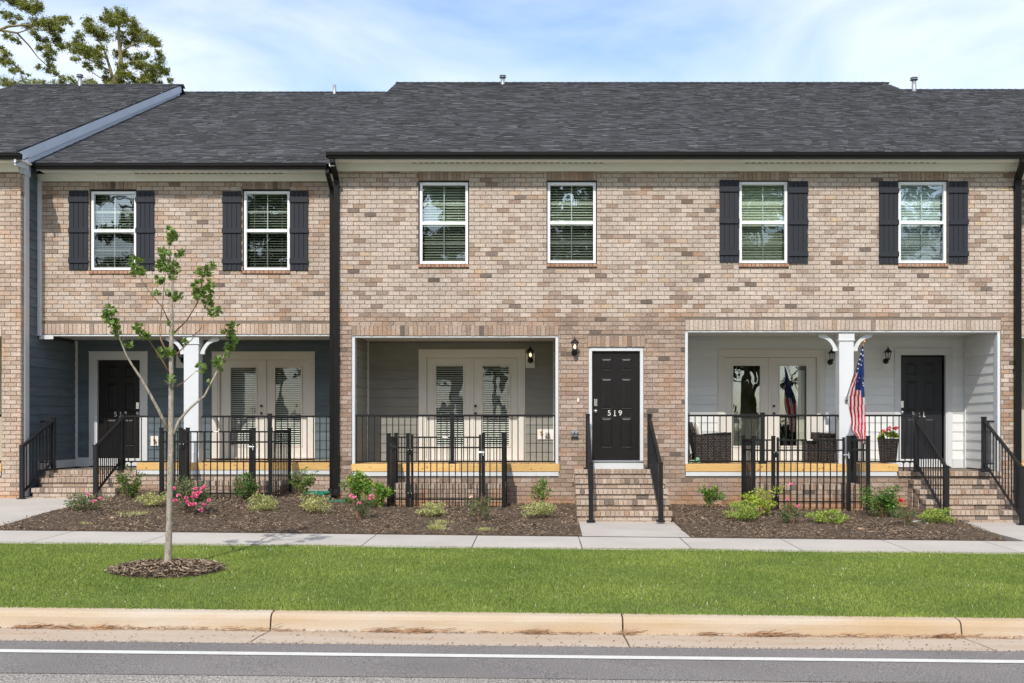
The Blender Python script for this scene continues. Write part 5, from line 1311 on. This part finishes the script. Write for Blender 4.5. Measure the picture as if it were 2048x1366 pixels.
shrub(378, 1049, 82, 72, -2.5, L_ROSE, 1500, .038, 'rose bush covered in bright pink blooms just right of the sapling trunk', 'rose bush', 'rose_bush', .55, 26, 9, [(348, 976), (357, 990), (350, 1001), (373, 995), (392, 977), (388, 986), (395, 988), (404, 977), (409, 974), (385, 993), (375, 1004), (381, 1009), (388, 1008), (409, 1009), (418, 1000), (402, 1020), (400, 984), (393, 992)], F_PINK, up=.3)
shrub(490, 1016, 48, 58, -1.35, L_DARK, 1100, .042, 'upright dark holly shrub in front of the left fence gate latch', 'shrub', 'holly_shrub', .5, 20, 7, mat2=L_HOLLY)
shrub(527, 1036, 56, 34, -2.1, L_VARI, 1700, .027, 'low pale mound below the right corner of the left fence', 'shrub', 'low_shrub', .6, 36, 3, low=True, up=.2)
shrub(606, 1003, 46, 58, -.55, L_HOLLY, 900, .042, 'upright holly shrub left of the paired downspouts', 'shrub', 'holly_shrub', .5, 20, 7, mat2=L_BRIGHT)
shrub(630, 1039, 56, 40, -2.1, L_VARI, 1800, .027, 'low pale mound in front of the downspouts', 'shrub', 'low_shrub', .6, 36, 3, low=True, up=.2)
shrub(712, 1003, 54, 68, -.75, L_BRIGHT, 1500, .045, 'tall bright green shrub right of the downspouts', 'shrub', 'leafy_shrub', .55, 24, 6, mat2=L_LIME)
shrub(755, 1021, 52, 55, -1.2, L_BRIGHT, 1100, .045, 'bright green shrub against the left post of the middle fence', 'shrub', 'leafy_shrub', .55, 22, 6, mat2=L_LIME)
shrub(721, 1051, 62, 50, -2.5, L_ROSE, 900, .032, 'thin rose bush with three pink blooms below the tall bright shrub', 'rose bush', 'rose_bush', .45, 18, 10, [(708, 995), (703, 991), (744, 992), (741, 998), (719, 1006)], F_PINK, up=.4)
shrub(868, 1043, 52, 29, -2.2, L_VARI, 1500, .027, 'low yellow mound in front of the middle gate', 'shrub', 'low_shrub', .6, 32, 3, low=True, up=.2)
shrub(958, 1055, 62, 55, -2.7, L_ROSE, 850, .030, 'thin rose bush with one pale bloom below the middle gate post', 'rose bush', 'rose_bush', .45, 16, 10, [(942, 993)], F_PALE, up=.45)
shrub(1080, 1016, 40, 62, -1.0, L_BRIGHT, 420, .048, 'sparse upright shrub against the brick left of the 519 steps', 'shrub', 'leafy_shrub', .45, 12, 8, mat2=L_HOLLY, up=.5)
shrub(1076, 1049, 60, 35, -2.3, L_VARI, 1600, .027, 'low pale mound left of the 519 steps', 'shrub', 'low_shrub', .6, 34, 3, low=True, up=.2)
shrub(1419, 1019, 52, 55, -.75, L_BRIGHT, 650, .050, 'open bright green shrub under the left end of the white porch', 'shrub', 'leafy_shrub', .5, 12, 8, up=.5)
shrub(1482, 1051, 68, 40, -2.3, L_VARIG, 1900, .029, 'low lime mound left of the yellow-green bush', 'shrub', 'low_shrub', .6, 36, 3, low=True, up=.2)
shrub(1524, 1030, 84, 60, -1.75, L_LIME, 1000, .045, 'wide yellow-green bush in front of the right fence enclosure', 'shrub', 'leafy_shrub', .5, 22, 8, up=.35)
shrub(1585, 1055, 58, 42, -2.6, L_ROSE, 800, .030, 'thin rose bush with three small red buds on tall stems', 'rose bush', 'rose_bush', .45, 16, 10, [(1582, 968), (1575, 998), (1595, 1012)], F_PINK, up=.5)
shrub(1656, 1052, 62, 29, -2.4, L_VARIG, 1700, .029, 'low lime mound in front of the right gate', 'shrub', 'low_shrub', .6, 34, 3, low=True, up=.2)
shrub(1765, 1030, 84, 64, -1.75, L_DARK, 1700, .045, 'large dark green bush with one red bloom beside the 521 steps', 'rose bush', 'rose_bush', .5, 26, 8, [(1803, 1001), (1800, 1000)], F_RED, mat2=L_BRIGHT)
shrub(1813, 1058, 60, 44, -2.7, L_ROSE, 650, .030, 'thin bare twiggy bush in front of the 521 handrail', 'rose bush', 'rose_bush', .45, 14, 12, up=.45)
shrub(1880, 1052, 66, 30, -2.3, L_VARIG, 1900, .029, 'low lime mound at the foot of the 521 steps', 'shrub', 'low_shrub', .6, 36, 3, low=True, up=.2)
# weeds
def weeds(px, py, w, h, y, label):
    x = PX(px, y); W = w/F*(DC+y)/2; g = gz(x, y); n = 160; p = np.stack([x+NP.normal(size=n)*W*.5, y+NP.normal(size=n)*W*.4, np.full(n, g)], 1)
    d = np.stack([NP.normal(size=n)*.4, NP.normal(size=n)*.4, np.ones(n)], 1); s = (h/F*(DC+y)*(.5+NP.rand(n)*.6))[:, None]; e = np.stack([np.full(n, .006), NP.normal(size=n)*.003, np.zeros(n)], 1)
    V = np.stack([p-e, p+e, p+d*s+e*.2, p+d*s-e*.2], 1)
    o = leafmesh('grass_tuft', V, L_VARI); tag(o, label, 'weeds', 'weed tufts in the mulch')
weeds(872, 1068, 26, 18, -3.6, 'tuft of weeds at the walk edge below the middle gate'); weeds(880, 1052, 34, 10, -2.9, 'flat pale weeds below the low yellow mound'); weeds(970, 1070, 30, 10, -3.6, 'small weeds at the walk edge near the thin rose')
weeds(268, 1040, 66, 8, -2.5, 'patch of pale weeds left of the sapling trunk'); weeds(170, 1060, 20, 8, -3.5, 'small weeds at the walk edge near the left walk')
def rock(px, py, y, r, label, m=None):
    x = PX(px, y); o = one('rock', m or M_STONE, None, lambda b: b.blob((x, y, gz(x, y)+r*.2), (r, r*.7, r*.45), jit=.12)); tag(o, label, 'rock')
rock(226, 1041, -2.9, .065, 'rounded tan stone lying in the mulch beside the pale weeds'); rock(1722, 1060, -3.0, .07, 'flat orange clay lump in the mulch below the right fence'); rock(1787, 1061, -3.1, .04, 'small orange clay lump near the thin twiggy bush'); rock(846, 1046, -2.6, .04, 'small clay lump below the low yellow mound')
pp = one('drain_pipe', M_WHITE, None, lambda b: b.tube([(PX(1822, -2.2), -2.25, gz(7, -2.2)+.03), (PX(1848, -2.1), -2.1, gz(7.1, -2.1)+.035), (PX(1862, -2.6), -2.5, gz(7.1, -2.5)+.02)], .017, 8), True); tag(pp, 'thin white plastic pipe lying in the mulch near the 521 steps', 'pipe')

def chips(n, test, x0, x1, y0, y1, zf, name, lsz=.055, m=None, w=.010):
    P_ = []
    while len(P_) < n:
        x, y = R.uniform(x0, x1), R.uniform(y0, y1)
        if test(x, y): P_.append((x, y, zf(x, y)+.022+R.random()**2*.035))
    p = np.array(P_); n = len(p); a = NP.rand(n)*6.283; tl = NP.normal(size=n)*.28
    d = np.stack([np.cos(a), np.sin(a), tl], 1); u = np.stack([-np.sin(a), np.cos(a), NP.normal(size=n)*.4], 1)
    L_ = (lsz*(.35+NP.rand(n)))[:, None]; W_ = (w*(.4+NP.rand(n)))[:, None]
    return leafmesh(name, np.stack([p-d*L_/2-u*W_/2, p+d*L_/2-u*W_/2, p+d*L_/2+u*W_/2, p-d*L_/2+u*W_/2], 1), m or M_CHIP, None, kind='stuff')
chips(80000, inbed, -9.2, 7.8, -3.97, .65, bedz, 'mulch', .042, w=.008)
# a few chips spilled on the path edges come from the same scatter; the tree ring
tx, ty = PX(335, -7.55), -7.55
def ringz(x, y):
    r = math.hypot((x-tx)/.63, (y-ty)/.55); return gz(x, y)+.05*max(0, 1-r*r)+.01
b = MB()
for j in range(9):
    for k in range(40):
        r = j/8*R.uniform(.99, 1.01)+(R.uniform(-.03, .03) if j == 8 else 0); a = k/40*2*math.pi; x, y = tx+.64*r*math.cos(a), ty+.56*r*math.sin(a); b.v.append((x, y, ringz(x, y)+.02*(j < 8)))
for j in range(8):
    for k in range(40): k2 = (k+1) % 40; b.f.append((j*40+k, (j+1)*40+k, (j+1)*40+k2, j*40+k2)); b.m.append(0)
tag(b.build('mulch_mound', M_SOIL, None, True), kind='structure')
inring = lambda x, y: ((x-tx)/.66)**2+((y-ty)/.58)**2 < R.uniform(.8, 1.05)
chips(2600, inring, tx-.7, tx+.7, ty-.6, ty+.6, ringz, 'ring_mulch', .07, w=.014)
# ================================================================== lawn
def blades(n, x0, x1, y0, y1, h0, h1, w, name, m, test=None, lean=.45, fn=None):
    x = x0+NP.rand(n)*(x1-x0); y = y0+NP.rand(n)*(y1-y0)
    if fn: x, y = fn(n)
    k = ((x-tx)/.62)**2+((y-ty)/.54)**2 > 1+NP.normal(size=len(x))*.06; x, y = x[k], y[k]; n = len(x)
    z = np.interp(y, YL, ZL_R)-.0107*np.clip(x, -24, 24)+ZC+.0
    hh = (h0+(h1-h0)*NP.rand(n))*(.9+.2*np.sin(x*1.7+np.sin(y*2.1))*np.sin(y*2.9+x*.6)); a = NP.rand(n)*6.283; wv = np.stack([np.cos(a)*w, np.sin(a)*w, np.zeros(n)], 1)*(.6+.8*NP.rand(n))[:, None]
    p = np.stack([x, y, z-.004], 1); tip = p+np.stack([NP.normal(size=n)*lean*hh, NP.normal(size=n)*lean*hh, hh], 1)
    return leafmesh(name, np.stack([p-wv, p+wv, tip], 1), m, None, kind='stuff')
sheet('lawn', fr(-16, 16, 96), fr(-9.77, -5.37, 16), M_TURF, .002)
blades(560000, -9.3, 9.3, -9.80, -5.37, .018, .040, .0045, 'grass', M_GRASS)
def edge(n):
    x = -9.3+NP.rand(n)*18.6; c = np.sin(x*2.3)+np.sin(x*5.9+1)*.6; y = -5.36+NP.normal(size=n)*.02+.018*c; return x, y
blades(9000, 0, 1, 0, 1, .02, .05, .004, 'grass_edge', M_GRASS, fn=edge)
def edge2(n):
    x = -9.3+NP.rand(n)*18.6; k = np.sin(x*1.1)+np.sin(x*3.7) > -.1; x = x[k]; y = -5.35+NP.normal(size=len(x))*.02; return x, y
blades(5000, 0, 1, 0, 1, .02, .05, .003, 'dry_grass_edge', M_DRY, fn=edge2)
# clover flowers and scraps in the grass are only pale dots
blades(900, -9, 9, -9.6, -5.5, .03, .05, .008, 'clover_bloom', pm('clover', (.5, .5, .38), .8), lean=.2)
# pine straw in the gutter
def straw(spots):
    V = []
    for (px, py, w, n) in spots:
        for _ in range(int(n*.7)):
            x = PX(px+R.gauss(0, w/2), -9.98); y = -9.985+R.gauss(0, .03)
            if y > -9.955: y = -9.96
            z = ZC-1.928+gs(x)+abs(R.gauss(0, .012)); a = R.gauss(0, .5); l = R.uniform(.05, .17); d = Vector((math.cos(a), math.sin(a)*.5, R.gauss(0, .12)))*l; e = Vector((0, .0018, .0018))
            p = Vector((x, y, z)); V.append([p-e, p+d-e, p+d+e, p+e])
    return leafmesh('pine_straw', np.array([[tuple(q) for q in r] for r in V]), M_STRAW, None, kind='stuff')
straw([(48, 0, 30, 120), (128, 0, 40, 90), (195, 0, 14, 110), (270, 0, 120, 60), (500, 0, 160, 60), (770, 0, 40, 80), (825, 0, 30, 150), (930, 0, 150, 40), (1060, 0, 26, 110), (1110, 0, 90, 50), (1245, 0, 20, 50), (1405, 0, 20, 30), (1515, 0, 42, 260), (1600, 0, 120, 70), (1700, 0, 150, 60), (1880, 0, 40, 90), (1960, 0, 80, 30)])
def grit(n):
    V = []
    for _ in range(n):
        x = R.uniform(-7.5, 7); y = R.choice((-10.68+R.gauss(0, .03), R.uniform(-10.9, -9.97), -10.0+R.gauss(0, .03)))
        z = float(np.interp(y, YL, ZL_R))+gs(x)+ZC+.006; s = R.uniform(.003, .009); p = Vector((x, y, z)); V.append([p+Vector((-s, -s, 0)), p+Vector((s, -s*.6, .002)), p+Vector((s*.7, s, s)), p+Vector((-s, s, .003))])
    return leafmesh('road_grit', np.array([[tuple(q) for q in r] for r in V]), pm('grit', (.25, .19, .14), .9, .3, 9, island=True, rand=.6), None, kind='stuff')
grit(2600)
# ================================================================== the sapling
TY = -7.5
def sapling():
    t = thing('maple_sapling', (tx, ty, gz(tx, ty)+.05), 'young maple with pale bark and sparse leaf clusters on the verge', 'tree')
    def pl_(pts, dy): return [P(x, y, TY+dy*(i/(len(pts)-1))) for i, (x, y) in enumerate(pts)]
    tr = [(335, 1146), (335.5, 1120), (337.5, 1080), (339, 1030), (340.5, 960), (341, 900), (342, 830), (342.5, 777), (343, 700), (343.5, 640), (343.5, 615), (345.5, 560), (342, 530), (338.5, 500), (339.5, 478), (341, 462)]
    rr = [.056, .042, .037, .035, .033, .032, .030, .028, .025, .022, .016, .013, .010, .008, .006, .004]
    one('trunk', M_BARK, t, lambda b: b.tube([P(x+R.uniform(-.5, .5), y, TY) for x, y in tr], rr, 10), True)
    brs = [([(337, 863), (318, 822), (301, 790), (281, 755), (264, 730), (252, 709), (239, 676), (228, 648), (220, 622)], .02, -.35), ([(346, 870), (358, 841), (382, 814), (409, 792), (429, 753), (441, 728), (453, 699), (466, 660)], .019, .3), ([(346, 777), (369, 763), (395, 740)], .008, -.2),
           ([(341, 753), (327, 725), (315, 706), (294, 676), (280, 659)], .011, -.25), ([(350, 711), (365, 697), (382, 681), (402, 655), (409, 622)], .009, .3), ([(385, 672), (402, 658), (416, 645), (431, 625)], .006, .3), ([(346, 668), (375, 639), (395, 605), (406, 556), (419, 534)], .011, -.3),
           ([(334, 705), (322, 680), (319, 659), (325, 608), (331, 544)], .011, .25), ([(338, 644), (325, 615), (298, 583), (278, 551)], .008, -.2), ([(342, 532), (352, 520), (358, 511)], .005, .1), ([(331, 586), (325, 566)], .004, .0), ([(344, 600), (332, 590)], .004, .0), ([(338, 652), (340, 645)], .004, 0)]
    for pts, r, dy in brs:
        one('branch', M_BARK if r > .012 else M_TWIG, t, lambda b: b.tube(pl_(pts, dy), [r*(1-.75*i/(len(pts)-1)) for i in range(len(pts))], 7), True)
    q = MB(); lob = []
    for k, (a, r) in enumerate([(-90, .12), (-60, .42), (-35, .30), (-8, .50), (15, .34), (42, .62), (64, .40), (90, .72), (116, .40), (138, .62), (165, .34), (188, .50), (215, .30), (240, .42)]):
        a = math.radians(a); lob.append((r*math.cos(a), r*math.sin(a)+.25, .10*abs(math.cos(a))*r))
    for i in range(len(lob)): j = (i+1) % len(lob); q.face([(0, .2, -.04), lob[i], lob[j]])
    lm = q.mesh('leaf', M_MAPLE)
    cl = [(341, 468, 11, 0), (346, 476, 9, 0), (338, 487, 5, 0), (328, 509, 9, 0), (338, 507, 6, 0), (358, 511, 8, .1), (328, 533, 14, .1), (348, 539, 12, 0), (320, 564, 9, 0), (345, 553, 8, 0), (268, 524, 10, -.2), (271, 544, 11, -.2), (282, 545, 7, -.2), (310, 588, 7, -.1), (338, 588, 7, 0), (353, 595, 9, 0), (421, 536, 9, -.3), (402, 546, 10, -.3), (416, 549, 7, -.3), (395, 570, 9, -.3), (416, 573, 10, -.3), (395, 590, 11, -.25), (416, 595, 12, -.25), (414, 612, 9, -.2),
          (431, 625, 11, .3), (220, 622, 10, -.35), (217, 639, 11, -.33), (230, 652, 11, -.3), (232, 669, 8, -.28), (244, 681, 4, -.25), (257, 692, 7, -.2), (278, 659, 10, -.25), (288, 672, 9, -.22), (296, 676, 6, -.2), (466, 655, 8, .3), (456, 669, 11, .28), (469, 679, 8, .28), (459, 697, 9, .25), (456, 709, 6, .25), (436, 726, 10, .2), (441, 736, 7, .2), (417, 768, 4, .15), (400, 738, 9, -.2), (325, 709, 9, .0), (342, 709, 8, -.05), (342, 761, 9, -.05), (370, 686, 6, .1), (338, 649, 5, 0), (342, 669, 5, 0), (352, 706, 5, 0)]
    LV = []
    for (px, py, r, dy) in cl:
        r = r*1.08
        for _ in range(max(3, int(r*r/5.0))):
            a = R.uniform(0, 6.28); q_ = math.sqrt(R.random())*r; s = R.uniform(.046, .076)
            LV.append((P(px+q_*math.cos(a), py+q_*math.sin(a), TY+dy+R.uniform(-.07, .07)), (R.uniform(.2, 1.5), R.uniform(-.6, .6), R.uniform(-3.1, 3.1)), (s, s, s)))
    R.shuffle(LV); ex = MB()
    for i, (p, r, sc) in enumerate(LV):
        if i < 290: inst('leaf', lm, p, r, t, sc)
        else:
            M = Matrix.LocRotScale(p, Euler(r), sc); k = len(ex.v); ex.v += [tuple(M @ Vector(v)) for v in q.v]; ex.f += [tuple(k+j for j in f) for f in q.f]; ex.m += [0]*len(q.f)
    ex.build('leaves', M_MAPLE, t, kind='stuff')
sapling()
# ================================================================== trees behind the roofs
def far_tree(name, label, d, limbs, clumps, lsz, dens, trunk_r, base):
    y = d-DC
    t = thing(name, (PX(base[0], y), y, gz(0, 20)), label, 'tree', 'trees rising behind the roofs')
    for k, (pts, r) in enumerate(limbs):
        n = len(pts)
        one('trunk' if k == 0 else 'limb', M_PBARK, t, lambda b: b.tube([P(px+R.uniform(-1, 1), py, y+(0 if k == 0 else R.uniform(-.5, .5)*i/n*2)) for i, (px, py) in enumerate(pts)], [max(.02, r*(.75 if k == 0 else .55)*(1-.8*i/(n-1))) for i in range(n)], 7), True)
    V = []
    for (px, py, r) in clumps:
        rr = r/F*d; c = P(px, py, y+R.uniform(-1.2, 1.2)); n = int(r*r*dens*.62)+8
        V.append(leaves(n, ell(tuple(c), (rr*1.18, rr*1.2, rr*.95), max(6, int(r*1.3)), .9), lsz, .7, .4, .15)); V.append(leaves(int(n*.8), ell(tuple(c), (rr*1.65, rr*1.4, rr*1.35), 0, 1.3), lsz*.9, .7, .4, .15))
    leafmesh('crown', np.concatenate(V), L_PINE, t)
    return t
far_tree('broad_tree', 'whole crown of an open tree standing behind the lower left roof', 50,
  [([(229, 420), (229, 260), (228, 190), (229, 165), (236, 148), (243, 130), (240, 100), (237, 70), (238, 38)], .30), ([(228, 168), (222, 140), (214, 115), (207, 95), (186, 65)], .17), ([(240, 112), (255, 95), (275, 85), (304, 82)], .12), ([(222, 142), (200, 132), (180, 120), (158, 100)], .10), ([(236, 150), (262, 152), (290, 160), (318, 140)], .11), ([(239, 105), (248, 66), (264, 48)], .08), ([(243, 130), (266, 122), (296, 132), (322, 128)], .08), ([(216, 120), (200, 106), (170, 98)], .07), ([(224, 165), (200, 155), (176, 138)], .06)],
  [(215, 26, 8), (239, 29, 14), (222, 39, 12), (205, 39, 7), (176, 41, 9), (181, 56, 13), (193, 63, 14), (207, 72, 14), (231, 44, 14), (246, 41, 11), (265, 44, 10), (273, 60, 12), (263, 68, 11), (239, 72, 10), (290, 73, 12), (306, 82, 12), (314, 89, 8), (273, 84, 11), (253, 87, 9), (159, 72, 9), (154, 85, 10), (164, 96, 13), (171, 106, 13), (185, 106, 13), (198, 113, 13), (205, 96, 9), (236, 109, 10), (251, 109, 9), (137, 92, 7), (149, 103, 8), (154, 120, 6), (145, 118, 4), (174, 130, 8), (181, 138, 6), (198, 132, 7), (244, 132, 10), (267, 123, 11), (280, 116, 11), (294, 109, 6), (282, 133, 12), (301, 135, 12), (318, 109, 8), (320, 120, 9), (321, 135, 12), (328, 145, 9), (294, 154, 12), (308, 150, 11), (256, 150, 10), (243, 147, 9), (267, 159, 9), (290, 164, 10), (219, 161, 12), (239, 162, 10), (342, 162, 6), (212, 144, 5), (222, 175, 12), (250, 175, 14), (280, 178, 14), (310, 170, 12)], .085, 7.0, .3, (229, 400))
far_tree('broad_tree', 'tree reaching into the upper left corner with drooping open limbs', 40,
  [([(-60, 520), (-60, 300), (-62, 150), (-60, 60), (-64, -60), (-60, -200)], .34), ([(-60, 75), (-20, 62), (0, 60), (15, 53), (50, 50), (90, 52), (132, 42)], .15), ([(0, 60), (35, 66), (58, 90), (75, 115), (102, 138)], .09), ([(-60, 0), (0, -4), (40, 8), (76, 16)], .11), ([(-60, 110), (0, 100), (20, 120), (42, 146)], .08), ([(35, 66), (60, 58), (85, 78), (122, 92)], .05), ([(50, 50), (75, 60), (110, 62)], .05), ([(0, 60), (20, 75), (36, 84)], .04)],
  [(20, -8, 16), (34, 5, 12), (51, 9, 13), (63, 14, 12), (74, 10, 9), (79, 19, 8), (67, 24, 8), (17, 32, 9), (7, 26, 6), (26, 46, 6), (38, 36, 6), (68, 44, 9), (82, 48, 12), (96, 50, 13), (109, 46, 12), (120, 41, 9), (133, 38, 8), (140, 46, 5), (103, 58, 10), (120, 58, 8), (109, 67, 7), (55, 53, 8), (68, 65, 7), (75, 75, 7), (89, 82, 8), (113, 77, 8), (120, 85, 10), (125, 96, 8), (96, 96, 9), (80, 96, 8), (106, 106, 8), (92, 111, 7), (101, 120, 7), (103, 132, 7), (109, 145, 7), (77, 135, 6), (96, 142, 7), (14, 72, 7), (31, 79, 7), (38, 85, 4), (5, 97, 6), (10, 109, 9), (7, 123, 10), (19, 126, 8), (34, 137, 7), (43, 145, 4), (26, 142, 6), (-40, 30, 22), (-30, 90, 20), (-60, -40, 26), (-80, 60, 24), (-20, 0, 14), (-90, 130, 22)], .072, 6.5, .3, (-60, 500))
far_tree('distant_tree', 'low yellow-green treetops showing just above the left ridge', 62, [([(60, 400), (60, 175)], .3), ([(60, 190), (20, 165)], .1), ([(60, 190), (110, 165)], .1)],
  [(-20, 160, 14), (8, 163, 11), (30, 167, 10), (50, 163, 9), (70, 166, 9), (88, 164, 6), (56, 150, 4), (110, 166, 7), (20, 172, 12), (80, 172, 10)], .10, 5.0, .3, (60, 400))
far_tree('distant_tree', 'small treetop beside the vent pipe above the left ridge', 62, [([(150, 400), (148, 170)], .3), ([(148, 185), (182, 165)], .1)],
  [(128, 159, 9), (140, 156, 6), (148, 163, 7), (125, 168, 9), (178, 162, 8), (190, 166, 6), (170, 166, 6), (150, 172, 10)], .10, 5.0, .3, (150, 400))
# ================================================================== the other side of the road, mirrored in the glass
def make_pine(name, h):
    t = thing(name, (0, 0, 0), 'tall bare-trunked pine across the road, mirrored in the door and window glass', 'tree', 'pines across the road')
    one('trunk', M_PBARK, t, lambda b: b.tube([(math.sin(z*.3)*.12, math.cos(z*.23)*.1, z) for z in (-.3, 2, 5, 9, 13, h)], [.34, .28, .24, .19, .13, .04], 9), True)
    V = []
    for k in range(34):
        z = 5.5+(h-6)*(k/33)**.9; a = R.uniform(0, 6.28); L_ = (1-((z-5)/(h-4))**2)*5.0*R.uniform(.55, 1.1)+.6; e = Vector((math.cos(a)*L_, math.sin(a)*L_, z+L_*.18))
        one('limb', M_PBARK, t, lambda b: b.tube([(0, 0, z), tuple(Vector((0, 0, z)).lerp(e, .5)+Vector((0, 0, -.15))), tuple(e)], [.07, .045, .015], 5))
        for q in (.55, .8, 1.0): c = Vector((0, 0, z)).lerp(e, q); V.append(leaves(120, ell(tuple(c), (1.25, 1.25, .65), 7, .7), .36, .7, .4, .2))
    leafmesh('crown', np.concatenate(V), L_OAK, t); return t
def copy_tree(o, loc, rz):
    r = o.copy(); C.objects.link(r); r.location = loc; r.rotation_euler = (0, 0, rz)
    for ch in list(o.children): c = ch.copy(); C.objects.link(c); c.parent = r
    return r
pa = make_pine('pine_tree', 27); pb = make_pine('pine_tree', 23)
spots = [(-31, -47), (-25, -52), (-20, -44), (-14.5, -50), (-9.5, -45), (-5, -54), (-1.5, -46), (3.5, -51), (6.6, -44), (11, -48), (15.5, -53), (19, -45), (24, -50), (30, -46), (-28, -60), (-22, -64), (-17, -58), (-12, -62), (-7, -66), (-3, -59), (1, -63), (5, -58), (9, -65), (13, -60), (18, -63), (22, -58), (28, -62)]
for i, (x, y) in enumerate(spots):
    p = (pa, pb)[i % 2]
    if i < 2: p.location = (x, y, gz(x, y)); continue
    copy_tree(p, (x, y, gz(x, y)), R.uniform(0, 6.28))
hv = []
for k in range(60):
    x = -42+k*1.42+R.uniform(-.5, .5); h = R.uniform(2.0, 4.6); hv.append(leaves(260, ell((x, -70+R.uniform(-1.5, 1.5), gz(x, -57)+h*.5), (1.8, 1.1, h*.55), 9, .6), .32, .8, .6, .2))
tag(leafmesh('hedge', np.concatenate(hv), L_OAK), None, None, None, 'stuff')
